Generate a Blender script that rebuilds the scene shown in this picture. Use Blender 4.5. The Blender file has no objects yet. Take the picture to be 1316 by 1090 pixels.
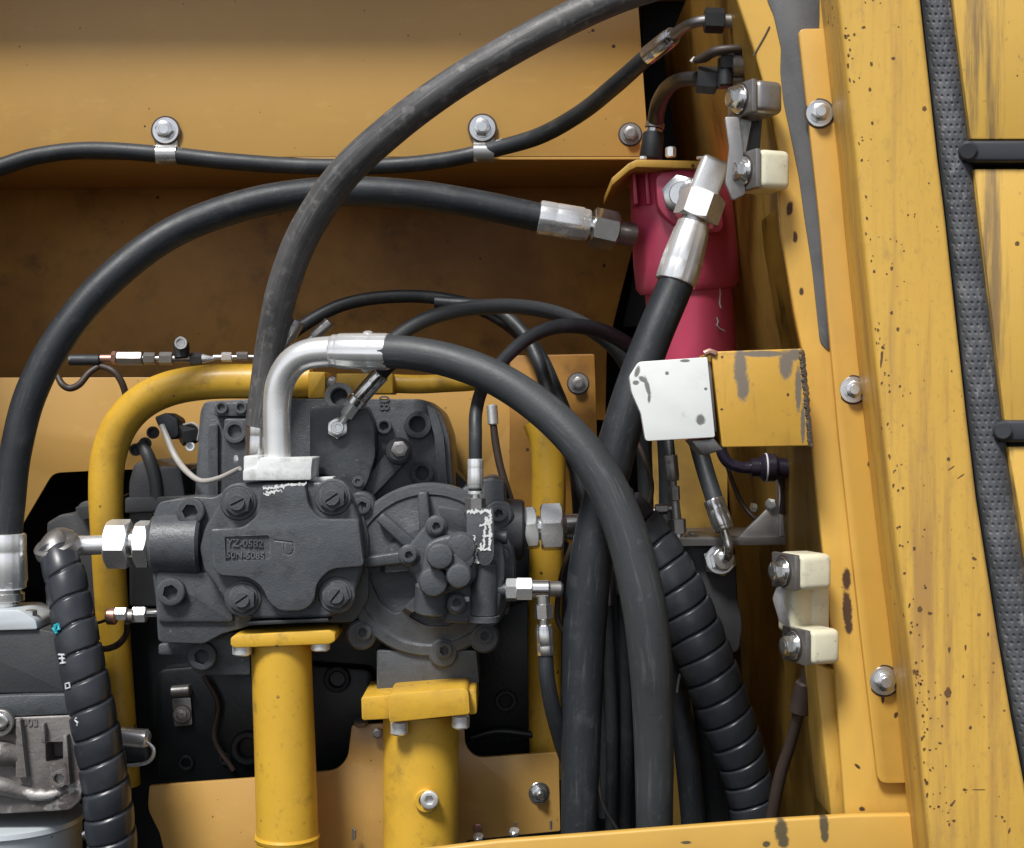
import bpy, bmesh, math, random
from mathutils import Vector, Matrix, noise as mnoise
R = math.radians
random.seed(7)
sc = bpy.context.scene
COL = sc.collection

# ------------------------------------------------------------------ camera, sky, sun, exposure
D = 1.9                                   # metres from the camera to the plane Y = 0 (the pump face)
cd = bpy.data.cameras.new('camera'); cam = bpy.data.objects.new('camera', cd); COL.objects.link(cam)
cam.location = (0, -D, 0); cam.rotation_euler = (R(90), 0, 0)
cd.sensor_fit = 'HORIZONTAL'; cd.sensor_width = 36; cd.lens = 36 * D / 1.316
cd.clip_start = 0.02; cd.clip_end = 200
sc.camera = cam

SUN_EL, SUN_AZ = 53, -26                   # elevation; degrees to the right of straight behind the camera
w = bpy.data.worlds.new('World'); sc.world = w; w.use_nodes = True
nt = w.node_tree
bg = nt.nodes['Background']
sky = nt.nodes.new('ShaderNodeTexSky'); sky.sky_type = 'NISHITA'; sky.sun_disc = False
sky.sun_elevation = R(SUN_EL); sky.sun_rotation = R(180 - SUN_AZ)
sky.air_density = 0.5; sky.dust_density = 1.0; sky.ozone_density = 1.0
hs = nt.nodes.new('ShaderNodeHueSaturation'); hs.inputs['Saturation'].default_value = 0.35   # thin overcast: a pale sky
nt.links.new(sky.outputs[0], hs.inputs['Color']); nt.links.new(hs.outputs[0], bg.inputs['Color'])
bg.inputs['Strength'].default_value = 0.05
sd = bpy.data.lights.new('sun', 'SUN'); sd.energy = 1.5; sd.angle = R(14); sd.color = (1, 0.98, 0.945)
sun = bpy.data.objects.new('sun', sd); COL.objects.link(sun)
to_sun = Vector((math.sin(R(SUN_AZ)) * math.cos(R(SUN_EL)), -math.cos(R(SUN_AZ)) * math.cos(R(SUN_EL)), math.sin(R(SUN_EL))))
sun.rotation_euler = to_sun.to_track_quat('Z', 'Y').to_euler()
sun.location = to_sun * 3
vs = sc.view_settings
vs.view_transform = 'Standard'; vs.look = 'None'; vs.gamma = 1; vs.use_curve_mapping = False
vs.exposure = 1.4
sc.cycles.caustics_reflective = False; sc.cycles.caustics_refractive = False; sc.cycles.sample_clamp_indirect = 4

# ------------------------------------------------------------------ helpers: places
def S(Y): return (1 + Y / D) * 0.001
def P(px, py, Y): s = S(Y); return Vector(((px - 658) * s, Y, (545 - py) * s))

# ------------------------------------------------------------------ helpers: materials
class NT:
    def __init__(s, name):
        s.m = bpy.data.materials.new(name); s.m.use_nodes = True; s.t = s.m.node_tree; s.n = s.t.nodes
        s.b = s.n['Principled BSDF']; s.tc = s.n.new('ShaderNodeTexCoord')
    def lk(s, a, b): s.t.links.new(a, b)
    def math(s, op, a, b=None, clamp=False):
        n = s.n.new('ShaderNodeMath'); n.operation = op; n.use_clamp = clamp
        for i, v in enumerate((a, b)):
            if v is None: continue
            if isinstance(v, (int, float)): n.inputs[i].default_value = v
            else: s.lk(v, n.inputs[i])
        return n.outputs[0]
    def coord(s, scale=(1, 1, 1)):
        if tuple(scale) == (1, 1, 1): return s.tc.outputs['Object']
        m = s.n.new('ShaderNodeMapping'); m.inputs['Scale'].default_value = scale
        s.lk(s.tc.outputs['Object'], m.inputs['Vector']); return m.outputs[0]
    def noise(s, scale, detail=4, rough=.6, stretch=(1, 1, 1)):
        n = s.n.new('ShaderNodeTexNoise'); n.inputs['Scale'].default_value = scale
        n.inputs['Detail'].default_value = detail; n.inputs['Roughness'].default_value = rough
        s.lk(s.coord(stretch), n.inputs['Vector']); return n.outputs[0]
    def ramp(s, v, lo, hi):
        n = s.n.new('ShaderNodeMapRange'); n.inputs[1].default_value = lo; n.inputs[2].default_value = hi
        n.interpolation_type = 'SMOOTHSTEP'
        s.lk(v, n.inputs[0]); return n.outputs[0]
    def mix(s, f, a, b):
        n = s.n.new('ShaderNodeMix'); n.data_type = 'RGBA'
        if isinstance(f, (int, float)): n.inputs[0].default_value = f
        else: s.lk(f, n.inputs[0])
        for i, v in ((6, a), (7, b)):
            if isinstance(v, (tuple, list)): n.inputs[i].default_value = (*v[:3], 1)
            else: s.lk(v, n.inputs[i])
        return n.outputs[2]

def M(name, col, rough=.5, metal=0., layers=(), rvar=.12, rscale=25, bump=0., bscale=200, bump2=None, chips=None, chipcol=(.075, .035, .016), spec=.5, coat=0., edge=None):
    """layers: ('noise', scale, lo, hi, colour, amount, stretch) | ('spots', scale, size, colour, amount)"""
    t = NT(name); c = tuple(col); masks = []
    n0 = t.noise(6, 5, .6)
    cur = t.mix(t.ramp(n0, .3, .75), tuple(x * .93 for x in c), tuple(min(1, x * 1.05) for x in c))
    for L in layers:
        if L[0] == 'noise':
            m = t.ramp(t.noise(L[1], 6, .65, L[6] if len(L) > 6 else (1, 1, 1)), L[2], L[3])
            m = t.math('MULTIPLY', m, L[5])
        elif L[0] == 'uv':                     # lengthwise scuffs on hoses: ('uv', per metre, around, lo, colour, amount, hi)
            mp = t.n.new('ShaderNodeMapping'); mp.inputs['Scale'].default_value = (L[1], L[2], 1); t.lk(t.tc.outputs['UV'], mp.inputs['Vector'])
            nn = t.n.new('ShaderNodeTexNoise'); nn.inputs['Scale'].default_value = 1; nn.inputs['Detail'].default_value = 6; nn.inputs['Roughness'].default_value = .7
            t.lk(mp.outputs[0], nn.inputs['Vector']); m = t.math('MULTIPLY', t.ramp(nn.outputs[0], L[3], L[6]), L[5])
        else:
            v = t.n.new('ShaderNodeTexVoronoi'); v.inputs['Scale'].default_value = L[1]
            t.lk(t.coord(L[5] if len(L) > 5 else (1, 1, 1)), v.inputs['Vector'])
            sp = t.n.new('ShaderNodeSeparateColor'); t.lk(v.outputs['Color'], sp.inputs[0])
            rr = t.math('MULTIPLY', t.math('POWER', sp.outputs[0], 3.0), L[2])
            dd = t.math('ADD', v.outputs['Distance'], t.math('MULTIPLY', t.math('SUBTRACT', t.noise(L[1] * 5, 2), .5), L[2] * .9))
            m = t.math('MULTIPLY', t.math('MULTIPLY', t.math('LESS_THAN', dd, rr), L[4]), t.ramp(t.noise(11, 3, .6), .47, .52))
        cur = t.mix(m, cur, L[3] if L[0] == 'spots' else L[4]); masks.append(m)
    if edge:                                 # paint worn through along real edges: (radius, colour, amount)
        bv = t.n.new('ShaderNodeBevel'); bv.samples = 4; bv.inputs['Radius'].default_value = edge[0]
        ge = t.n.new('ShaderNodeNewGeometry'); dt = t.n.new('ShaderNodeVectorMath'); dt.operation = 'DOT_PRODUCT'
        t.lk(bv.outputs[0], dt.inputs[0]); t.lk(ge.outputs['Normal'], dt.inputs[1])
        em = t.math('MULTIPLY', t.ramp(dt.outputs['Value'], .99, .90), t.ramp(t.noise(edge[3] if len(edge) > 3 else 45, 5, .7), .42, .60))
        cur = t.mix(t.math('MULTIPLY', em, edge[2]), cur, edge[1])
    rough_s = t.math('ADD', t.math('MULTIPLY', t.math('SUBTRACT', t.noise(rscale, 5, .65), .5), rvar * 2), rough)
    chip = None
    if chips:
        nz = t.math('MULTIPLY', t.math('SUBTRACT', t.noise(200, 5, .7), .5), 1.1)
        for (cx, cz, rx, rz, an) in chips:
            mp = t.n.new('ShaderNodeMapping'); mp.vector_type = 'TEXTURE'
            mp.inputs['Location'].default_value = (cx, 0, cz); mp.inputs['Rotation'].default_value = (0, R(an), 0)
            mp.inputs['Scale'].default_value = (rx, 1e4, rz); t.lk(t.tc.outputs['Object'], mp.inputs['Vector'])
            ln = t.n.new('ShaderNodeVectorMath'); ln.operation = 'LENGTH'; t.lk(mp.outputs[0], ln.inputs[0])
            m = t.ramp(t.math('ADD', ln.outputs['Value'], nz), 1.25, .72)
            chip = m if chip is None else t.math('MAXIMUM', chip, m)
        cur = t.mix(chip, cur, chipcol)
        rough_s = t.math('ADD', rough_s, t.math('MULTIPLY', chip, .3), True)
    t.lk(cur, t.b.inputs['Base Color']); t.lk(rough_s, t.b.inputs['Roughness'])
    t.b.inputs['Metallic'].default_value = metal; t.b.inputs['Specular IOR Level'].default_value = spec
    t.b.inputs['Coat Weight'].default_value = coat; t.b.inputs['Coat Roughness'].default_value = .25
    if bump:
        bn = t.n.new('ShaderNodeBump'); bn.inputs['Strength'].default_value = bump; bn.inputs['Distance'].default_value = .001
        h = t.noise(bscale, 3, .6)
        if bump2: h = t.math('ADD', h, t.math('MULTIPLY', t.noise(bump2[0], 4, .6, bump2[2] if len(bump2) > 2 else (1, 1, 1)), bump2[1]))
        if chip is not None: h = t.math('SUBTRACT', h, t.math('MULTIPLY', chip, 1.2))
        t.lk(h, bn.inputs['Height']); t.lk(bn.outputs[0], t.b.inputs['Normal'])
    return t.m

def chips_px(lst, Y):
    o = []
    for e in lst:
        px, py, a, b = e[:4]; an = e[4] if len(e) > 4 else 0
        c = P(px, py, Y); o.append((c.x, c.z, a * S(Y), b * S(Y), an))
    return o

YEL = (.60, .345, .06); RUST = (.10, .045, .018)
grime = ('noise', 9, .48, .78, (.16, .095, .035), .45)
streak = ('noise', 15, .45, .68, (.38, .205, .07), .8, (2.0, 2.0, .12))
streak2 = ('noise', 26, .50, .78, (.34, .18, .05), .45, (2.0, 2.0, .12))
specks = ('spots', 42, .13, RUST, .95)
fine = ('spots', 90, .17, (.14, .07, .03), .8)
m_yel = M('yellow_paint', YEL, .42, layers=(('noise', 4, .45, .8, (.30, .17, .05), .45), grime, fine), bump=.12, bscale=40, coat=.15)
m_panel = M('yellow_panel_paint', (.62, .36, .098), .38, layers=(('noise', 3, .42, .8, (.33, .19, .06), .5), ('noise', 22, .56, .74, (.70, .44, .14), .35, (1, 1, 2)), ('spots', 34, .10, (.05, .03, .018), .95), ('spots', 80, .13, (.09, .05, .025), .8)), bump=.1, bscale=30, coat=.2)
m_dirty_shade = M('dirty_shaded_yellow_paint', (.56, .28, .05), .5, layers=(('noise', 3.2, .36, .72, (.24, .105, .022), .85), ('noise', 14, .5, .8, (.07, .035, .015), .75), ('spots', 40, .13, (.06, .03, .015), .9)), bump=.15, bscale=50)  # dirt layers deepened so the recess's shade is painted into the colour
m_wall = M('stained_inner_paint', (.58, .355, .07), .5, layers=(('noise', 4, .40, .75, (.22, .13, .045), .75), ('noise', 20, .5, .8, (.06, .03, .016), .8, (1, 1, .5))), bump=.15, bscale=60)
m_pipe = M('pipe_yellow_paint', (.70, .415, .042), .42, layers=(('noise', 8, .48, .75, (.38, .22, .04), .6), ('noise', 30, .54, .74, (.26, .15, .04), .6), ('noise', 110, .58, .76, (.20, .12, .04), .5), ('spots', 48, .16, (.12, .06, .02), .9)), bump=.22, bscale=90, coat=.12)
m_flange = M('worn_frame_paint', (.69, .415, .08), .45, layers=(('noise', 14, .45, .8, (.42, .24, .07), .6, (1, 1, .25)), ('noise', 26, .58, .78, (.22, .12, .04), .6, (1.5, 1, .3)), specks), bump=.15, bscale=70,
    chips=chips_px([(1088, 745, 5.5, 14, -2), (1089, 785, 6, 26, -3), (1091, 806, 5, 9), (1015, 268, 4, 9, 8), (1022, 305, 3, 8), (1030, 375, 3, 5), (1020, 650, 3, 5), (1108, 1040, 4, 3), (1102, 985, 5, 2, 40)], -.2))
m_outer = M('weathered_door_post_paint', (.71, .43, .078), .48, layers=(('noise', 6, .45, .75, (.60, .345, .065), .6), streak, streak2, ('noise', 170, .54, .74, (.33, .19, .07), .5, (1, 1, .55)), ('noise', 60, .54, .74, (.40, .24, .08), .5, (1, 1, .4)), specks, fine), bump=.15, bscale=120, edge=(.004, (.20, .10, .04), .8, 60))
OUTER_CHIPS = [(1218, 890, 7, 9), (1217, 903, 3, 4), (1120, 82, 3, 5), (1118, 115, 3, 4), (1121, 158, 3, 4), (1148, 75, 4, 3), (1188, 140, 4, 6, 20), (1110, 35, 4, 3), (1146, 345, 3, 4), (1154, 423, 3, 4), (1133, 460, 2.5, 18, 3), (1146, 402, 3, 3.5), (1219, 590, 3, 4), (1222, 602, 1.2, 9, 55), (1235, 612, 1.2, 9, 55), (1175, 705, 3, 4), (1182, 783, 5, 6), (1195, 788, 5, 3), (1252, 718, 5, 3, 30), (1258, 790, 4, 3), (1270, 815, 2.5, 4), (1220, 835, 2.5, 6), (1241, 832, 2, 6), (1178, 865, 3, 5), (1186, 920, 3, 3.5), (1247, 935, 3, 5, 20), (1211, 933, 2, 3), (1208, 955, 4, 2.5), (1188, 963, 3, 3.5), (1195, 964, 3, 2), (1191, 1006, 3, 5), (1240, 1015, 5, 2.4), (1258, 1015, 14, 1), (1224, 1033, 2.5, 8, 40), (1226, 1055, 3, 3), (1288, 1050, 2.5, 3), (1297, 1068, 2.5, 6, 15), (1220, 1060, 2, 4)]
m_strip = M('smooth_strip_paint', (.66, .385, .075), .36, layers=(('noise', 5, .45, .8, (.44, .25, .06), .5), ('spots', 46, .10, (.09, .02, .015), .95)), bump=.06, bscale=30, coat=.3,
    chips=chips_px([(1112, 505, 4, 4.5), (1117, 597, 3.5, 4.5), (1134, 629, 3.5, 4), (1139, 702, 4, 5), (1134, 598, 3, 3), (1135, 612, 3, 3), (1138, 650, 3, 2.5), (1150, 918, 2.5, 4, 20), (1133, 897, 2, 7)], -.207))
m_beam = M('sill_paint', (.66, .39, .08), .45, layers=(('noise', 7, .45, .8, (.5, .28, .09), .6), ('spots', 34, .22, RUST, .9)), bump=.14, bscale=60, chipcol=(.10, .075, .035),
    chips=chips_px([(1004, 1068, 8, 17), (1007, 1080, 7, 10), (1059, 1060, 6, 16, -4), (1060, 1075, 5, 8), (985, 1085, 5, 4), (882, 1083, 7, 2)], -.225))
m_box = M('scratched_box_paint', (.66, .38, .06), .42, layers=(('noise', 12, .45, .8, (.46, .26, .05), .6), ('noise', 60, .6, .78, (.25, .14, .05), .6), ('noise', 40, .54, .74, (.36, .2, .05), .6, (2, 2, .2)), specks), bump=.15, bscale=70, chipcol=(.20, .165, .125),
    chips=chips_px([(951, 472, 8, 26), (955, 496, 8, 20), (978, 455, 34, 4), (1010, 468, 9, 20), (1021, 456, 10, 8), (1026, 500, 4, 30), (1032, 545, 3, 26)], -.262))
m_white = M('white_paint', (.88, .90, .88), .42, layers=(('noise', 12, .5, .85, (.52, .55, .53), .55), ('noise', 40, .6, .8, (.35, .36, .34), .5), ('spots', 45, .2, (.08, .08, .07), .9)), bump=.15, bscale=60, chipcol=(.20, .20, .19),
    chips=chips_px([(819, 478, 3, 8, 15), (826, 488, 7, 3, 30), (832, 498, 3, 13, -14), (817, 492, 4, 3), (834, 512, 2, 6), (900, 540, 6, 7), (857, 480, 2.5, 2.5), (880, 464, 6, 2), (907, 500, 2, 2)], -.27))
m_cream = M('cream_nylon', (.72, .69, .52), .4, layers=(('noise', 30, .48, .75, (.5, .46, .32), .6), ('noise', 70, .56, .72, (.22, .19, .12), .6)), bump=.12, bscale=120)
m_rub = M('black_rubber', (.018, .022, .027), .5, layers=(('noise', 7, .42, .75, (.042, .047, .052), .7), ('noise', 28, .55, .72, (.07, .072, .074), .45), ('noise', 120, .58, .72, (.10, .10, .10), .35), ('uv', 14, 26, .54, (.085, .088, .09), .6, .70), ('uv', 90, 12, .58, (.012, .013, .015), .5, .72)), bump=.25, bscale=300, rvar=.2)
m_rub2 = M('greyed_rubber', (.048, .054, .058), .52, layers=(('noise', 8, .4, .8, (.065, .068, .07), .65), ('noise', 60, .62, .76, (.15, .15, .15), .5), ('noise', 18, .55, .8, (.024, .028, .03), .6), ('uv', 10, 24, .52, (.13, .135, .135), .6, .70), ('uv', 120, 10, .57, (.026, .028, .03), .5, .7)), bump=.3, bscale=220)
m_rub3 = M('dusty_worn_rubber', (.075, .075, .076), .50, layers=(('noise', 12, .42, .7, (.13, .125, .125), .7), ('noise', 70, .52, .70, (.25, .24, .23), .6), ('noise', 20, .55, .8, (.045, .05, .052), .6), ('uv', 9, 30, .50, (.24, .235, .23), .65, .68), ('uv', 130, 9, .56, (.045, .046, .048), .5, .7)), bump=.35, bscale=160)
m_wrap = M('spiral_guard_plastic', (.030, .034, .042), .33, layers=(('noise', 15, .45, .8, (.06, .065, .072), .6), ('noise', 70, .62, .78, (.13, .135, .14), .4)), bump=.15, bscale=120)
m_zinc = M('zinc_plate', (.78, .78, .77), .22, .95, layers=(('noise', 25, .5, .8, (.55, .55, .54), .6), ('noise', 60, .58, .8, (.32, .30, .27), .45)), rvar=.09, rscale=30, bump=.05, bscale=150)
m_zincw = M('bright_zinc', (.93, .94, .94), .27, .68, layers=(('noise', 18, .5, .85, (.70, .73, .73), .5), ('noise', 60, .60, .8, (.45, .46, .46), .35)), rvar=.07, rscale=20, bump=.04, bscale=120)
m_dull = M('dull_steel', (.36, .35, .34), .42, .85, layers=(('noise', 30, .45, .8, (.16, .14, .12), .7),), rvar=.2, rscale=60, bump=.15, bscale=150)
m_blk = M('blackened_steel', (.05, .052, .055), .4, .5, layers=(('noise', 30, .5, .8, (.10, .095, .09), .5),), bump=.1, bscale=150)
m_cast = M('grey_cast_paint', (.072, .079, .088), .40, layers=(('noise', 7, .42, .8, (.10, .108, .118), .6), ('noise', 26, .52, .72, (.035, .036, .038), .65), ('noise', 90, .56, .72, (.13, .135, .14), .35), ('spots', 60, .16, (.2, .2, .2), .6)), bump=.55, bscale=420, bump2=(90, 1.2), rvar=.22, rscale=18, edge=(.0022, (.21, .215, .22), .75))
m_castd = M('dark_cast_iron', (.042, .044, .048), .5, layers=(('noise', 9, .42, .8, (.07, .07, .073), .6), ('noise', 30, .55, .8, (.025, .02, .018), .7)), bump=.4, bscale=300)
m_paintw = M('flaked_white_paint', (.78, .80, .79), .5, layers=(('noise', 60, .45, .7, (.40, .41, .41), .6),), bump=.4, bscale=200)
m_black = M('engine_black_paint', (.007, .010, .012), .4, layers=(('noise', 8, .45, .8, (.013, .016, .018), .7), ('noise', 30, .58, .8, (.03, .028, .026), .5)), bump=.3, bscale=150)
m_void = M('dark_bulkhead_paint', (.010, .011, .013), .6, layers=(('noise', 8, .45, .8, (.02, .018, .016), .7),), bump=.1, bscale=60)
m_red = M('magenta_red_paint', (.70, .085, .165), .34, layers=(('noise', 10, .48, .8, (.56, .07, .13), .5), ('noise', 50, .62, .8, (.58, .16, .22), .4)), bump=.12, bscale=120, coat=.2)
m_seal = M('grey_sealant', (.115, .118, .125), .6, layers=(('noise', 16, .4, .75, (.07, .072, .078), .7), ('noise', 60, .6, .78, (.2, .2, .2), .4)), bump=.25, bscale=250)
m_trim = M('dimpled_rubber_trim', (.075, .08, .09), .62, layers=(('noise', 22, .45, .75, (.19, .19, .20), .7), ('noise', 60, .56, .72, (.36, .35, .35), .6, (1.5, 1, .5)), ('noise', 12, .55, .8, (.03, .032, .036), .7)), bump=.2, bscale=300)
m_bar = M('black_bar_paint', (.035, .038, .046), .38, layers=(('noise', 12, .5, .8, (.05, .052, .06), .5),), bump=.1, bscale=80)
m_alu = M('corroded_aluminium', (.22, .205, .195), .55, .4, layers=(('noise', 9, .42, .62, (.09, .07, .068), .85), ('noise', 18, .56, .64, (.58, .57, .55), .75), ('noise', 50, .55, .75, (.06, .035, .035), .8)), bump=.6, bscale=220, bump2=(60, 1.2))
m_can = M('silver_canister_paint', (.62, .67, .70), .38, .2, layers=(('noise', 14, .5, .85, (.42, .46, .48), .6), ('spots', 70, .18, (.1, .1, .1), .7)), bump=.1, bscale=100)
m_grim_shade = M('grimy_cable', (.050, .035, .028), .5, layers=(('noise', 20, .45, .8, (.09, .06, .045), .7),), bump=.2, bscale=200)  # cable grime; also colours the painted shadow rim of hex bolts
m_wire = M('pale_wire', (.42, .40, .37), .45, layers=(('noise', 25, .5, .8, (.15, .12, .09), .8),))
m_copper = M('coppery_fitting', (.50, .28, .22), .38, .8, layers=(('noise', 40, .5, .8, (.2, .12, .1), .6),))
m_cyan = M('cyan_paint_mark', (.03, .40, .48), .5)
m_pwhite = M('white_ink', (.66, .68, .7), .55)
m_conn = M('purple_black_plastic', (.016, .012, .024), .3, layers=(('noise', 20, .5, .8, (.05, .04, .06), .5),))

# ------------------------------------------------------------------ helpers: objects
WM = {}
def thing(name, loc, label, cat, group=None):
    o = bpy.data.objects.new(name, None); COL.objects.link(o); o.empty_display_size = .02
    o.location = loc; o['label'] = label; o['category'] = cat
    if group: o['group'] = group
    WM[o] = Matrix.Translation(loc); return o
def tag(o, label, cat, group=None):
    o['label'] = label; o['category'] = cat
    if group: o['group'] = group
    return o
def link(name, me, parent=None, mtx=None, label=None):
    o = bpy.data.objects.new(name, me); COL.objects.link(o)
    mtx = mtx or Matrix.Identity(4)
    if parent is not None:
        o.parent = parent; o.matrix_parent_inverse = WM[parent].inverted()
    o.matrix_basis = mtx; WM[o] = mtx
    if label: o['label'] = label
    return o
def finish(bm, name, mat, bevel=0, seg=2, ang=32, smooth=True):
    bmesh.ops.recalc_face_normals(bm, faces=bm.faces)
    if bevel:
        es = [e for e in bm.edges if len(e.link_faces) == 2 and e.calc_face_angle(0) > R(25)]
        bmesh.ops.bevel(bm, geom=es, offset=bevel, segments=seg, affect='EDGES', profile=.5, clamp_overlap=True)
    me = bpy.data.meshes.new(name); bm.to_mesh(me); bm.free()
    if smooth:
        me.polygons.foreach_set('use_smooth', [True] * len(me.polygons))
        me.set_sharp_from_angle(angle=R(ang))
    me.materials.append(mat); return me
class MB:
    def __init__(s): s.bm = bmesh.new()
    def ring(s, pts): return [s.bm.verts.new(p) for p in pts]
    def face(s, vs):
        try: return s.bm.faces.new(vs)
        except ValueError: return None
    def skin(s, a, b):
        n = len(a)
        for i in range(n): s.face((a[i], a[(i + 1) % n], b[(i + 1) % n], b[i]))
    def build(s, name, mat, parent=None, bevel=0, seg=2, ang=32, label=None, smooth=True, dn=None):
        me = finish(s.bm, name, mat, bevel, seg, ang, smooth); return link(name, me, parent, label=label)
    # shapes -----------------------------------------------------
    def prism(s, poly, Y0, Y1, shrink=1.0):
        """poly in photo px as seen on the plane Y0, run straight back to Y1"""
        A = [P(x, y, Y0) for x, y in poly]
        c = sum(A, Vector()) / len(A)
        B = [Vector((c.x + (p.x - c.x) * shrink, Y1, c.z + (p.z - c.z) * shrink)) for p in A]
        a = s.ring(A); b = s.ring(B); s.skin(a, b); s.face(a); s.face(b[::-1]); return s
    def obox(s, c, ax, h):
        vs = [s.bm.verts.new(c + ax[0] * (h[0] * i) + ax[1] * (h[1] * j) + ax[2] * (h[2] * k)) for i in (-1, 1) for j in (-1, 1) for k in (-1, 1)]
        for f in ((0, 1, 3, 2), (4, 6, 7, 5), (0, 4, 5, 1), (2, 3, 7, 6), (0, 2, 6, 4), (1, 5, 7, 3)): s.face([vs[i] for i in f])
        return s
    def box(s, x0, y0, x1, y1, Y0, Y1): return s.prism([(x0, y0), (x1, y0), (x1, y1), (x0, y1)], Y0, Y1)
    def lathe(s, o, axis, prof, n=32, crimp=0, ncr=8, hexa=None, rot=0):
        """prof [(t, r)] along axis from o; closed by caps unless r = 0"""
        z = axis.normalized(); x = z.orthogonal().normalized() if abs(z.z) > .95 else Vector((0, 0, 1)).cross(z).normalized(); y = z.cross(x)
        prev = None
        for k, (t, r) in enumerate(prof):
            if r <= 1e-7:
                v = s.bm.verts.new(o + z * t)
                if prev:
                    for i in range(n): s.face((prev[i], prev[(i + 1) % n], v))
                prev = None; apex = v; 
                continue
            pts = []
            for i in range(n):
                a = 2 * math.pi * i / n + rot
                rr = r * (1 - crimp * (abs(math.sin(a * ncr / 2)) < .22)) if crimp else r
                pts.append(o + z * t + (x * math.cos(a) + y * math.sin(a)) * rr)
            rg = s.ring(pts)
            if prev: s.skin(prev, rg)
            elif k == 0: s.face(rg[::-1])
            else:
                for i in range(n): s.face((rg[(i + 1) % n], rg[i], apex))
            prev = rg
        if prev: s.face(prev)
        return s
    def hexn(s, o, axis, ap, h, rot=0, bore=0, ch=(1, 1)):
        """hexagon across flats 2*ap with turned chamfers"""
        z = axis.normalized(); x = z.orthogonal().normalized() if abs(z.z) > .95 else Vector((0, 0, 1)).cross(z).normalized(); y = z.cross(x)
        n = 36; rings = [[], [], [], []]
        for i in range(n):
            a = 2 * math.pi * i / n
            rh = ap / math.cos(((a + math.pi / 6) % (math.pi / 3)) - math.pi / 6)
            d = x * math.cos(a + rot) + y * math.sin(a + rot); cut = max(0, rh - ap * .97)
            rings[0].append(o + d * min(rh, ap * .97)); rings[1].append(o + z * (cut * .62 * ch[0]) + d * rh)
            rings[2].append(o + z * (h - cut * .62 * ch[1]) + d * rh); rings[3].append(o + z * h + d * min(rh, ap * .97))
        rs = [s.ring(r) for r in rings]
        for k in range(3): s.skin(rs[k], rs[k + 1])
        s.face(rs[0][::-1]); s.face(rs[3]); return s
    def tube(s, pts, rad, n=20, caps=True, flat=1.0):
        fr = frames(pts); prev = None; ln = l0 = 0; uvl = s.bm.loops.layers.uv.verify()
        for i, (p, T, X, Yv) in enumerate(fr):
            r = rad[i] if isinstance(rad, (list, tuple)) else rad
            rg = s.ring([p + (X * math.cos(2 * math.pi * k / n) + Yv * (math.sin(2 * math.pi * k / n) * flat)) * r for k in range(n)])
            ln = 0 if i == 0 else ln + (p - fr[i - 1][0]).length
            if prev:
                for k in range(n):
                    f = s.face((prev[k], prev[(k + 1) % n], rg[(k + 1) % n], rg[k]))
                    if f:
                        for lp_, uv in zip(f.loops, ((l0, k), (l0, k + 1), (ln, k + 1), (ln, k))): lp_[uvl].uv = (uv[0], uv[1] / n)
            elif caps: s.face(rg[::-1])
            prev = rg; l0 = ln
        if caps: s.face(prev)
        return s
def frames(pts):
    out = []; n = len(pts); X = None
    for i in range(n):
        T = (pts[min(i + 1, n - 1)] - pts[max(i - 1, 0)]).normalized()
        if X is None: X = T.cross(Vector((0, 1, 0))); X = X.normalized() if X.length > .1 else T.orthogonal().normalized()
        else: X = (X - T * X.dot(T)).normalized()
        out.append((pts[i], T, X, T.cross(X)))
    return out
def spline(ctrl, per=14):
    """Catmull-Rom (centripetal-ish) through (vector, radius)"""
    n = len(ctrl); out = []; rr = []
    for i in range(n - 1):
        p0 = ctrl[max(i - 1, 0)]; p1 = ctrl[i]; p2 = ctrl[i + 1]; p3 = ctrl[min(i + 2, n - 1)]
        a0 = p1[0] * 2 - p2[0] if i == 0 else p0[0]; a3 = p2[0] * 2 - p1[0] if i == n - 2 else p3[0]
        for k in range(per):
            t = k / per; t2 = t * t; t3 = t2 * t
            out.append(.5 * (2 * p1[0] + (p2[0] - a0) * t + (2 * a0 - 5 * p1[0] + 4 * p2[0] - a3) * t2 + (3 * p1[0] - a0 - 3 * p2[0] + a3) * t3))
            rr.append(p1[1] + (p2[1] - p1[1]) * t)
    out.append(ctrl[-1][0].copy()); rr.append(ctrl[-1][1]); return out, rr
def path(ctrl, per=14):
    """ctrl [(px, py, Y, diameter px)]"""
    return spline([(P(x, y, Y), d * S(Y) / 2) for x, y, Y, d in ctrl], per)
def hose(name, mat, parent, ctrl, n=22, per=14, label=None, caps=True):
    p, r = path(ctrl, per); return MB().tube(p, r, n, caps).build(name, mat, parent, label=label)
def rpoly(poly, rad, seg=5):
    out = []; n = len(poly)
    for i in range(n):
        p = Vector(poly[i][:2]); a = Vector(poly[i - 1][:2]); b = Vector(poly[(i + 1) % n][:2])
        r = poly[i][2] if len(poly[i]) > 2 else rad
        u = (a - p); v = (b - p); lu, lv = u.length, v.length; u.normalize(); v.normalize()
        d = min(r, lu * .48, lv * .48)
        if d < .3: out.append((p.x, p.y)); continue
        A = p + u * d; B = p + v * d
        for k in range(seg + 1):
            t = k / seg; q = A * (1 - t) ** 2 + p * (2 * t * (1 - t)) + B * t * t; out.append((q.x, q.y))
    return out
def circ(cx, cy, r, n=40, a0=0, a1=360): return [(cx + r * math.cos(R(a0 + (a1 - a0) * i / n)), cy + r * math.sin(R(a0 + (a1 - a0) * i / n))) for i in range(n)]

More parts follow.
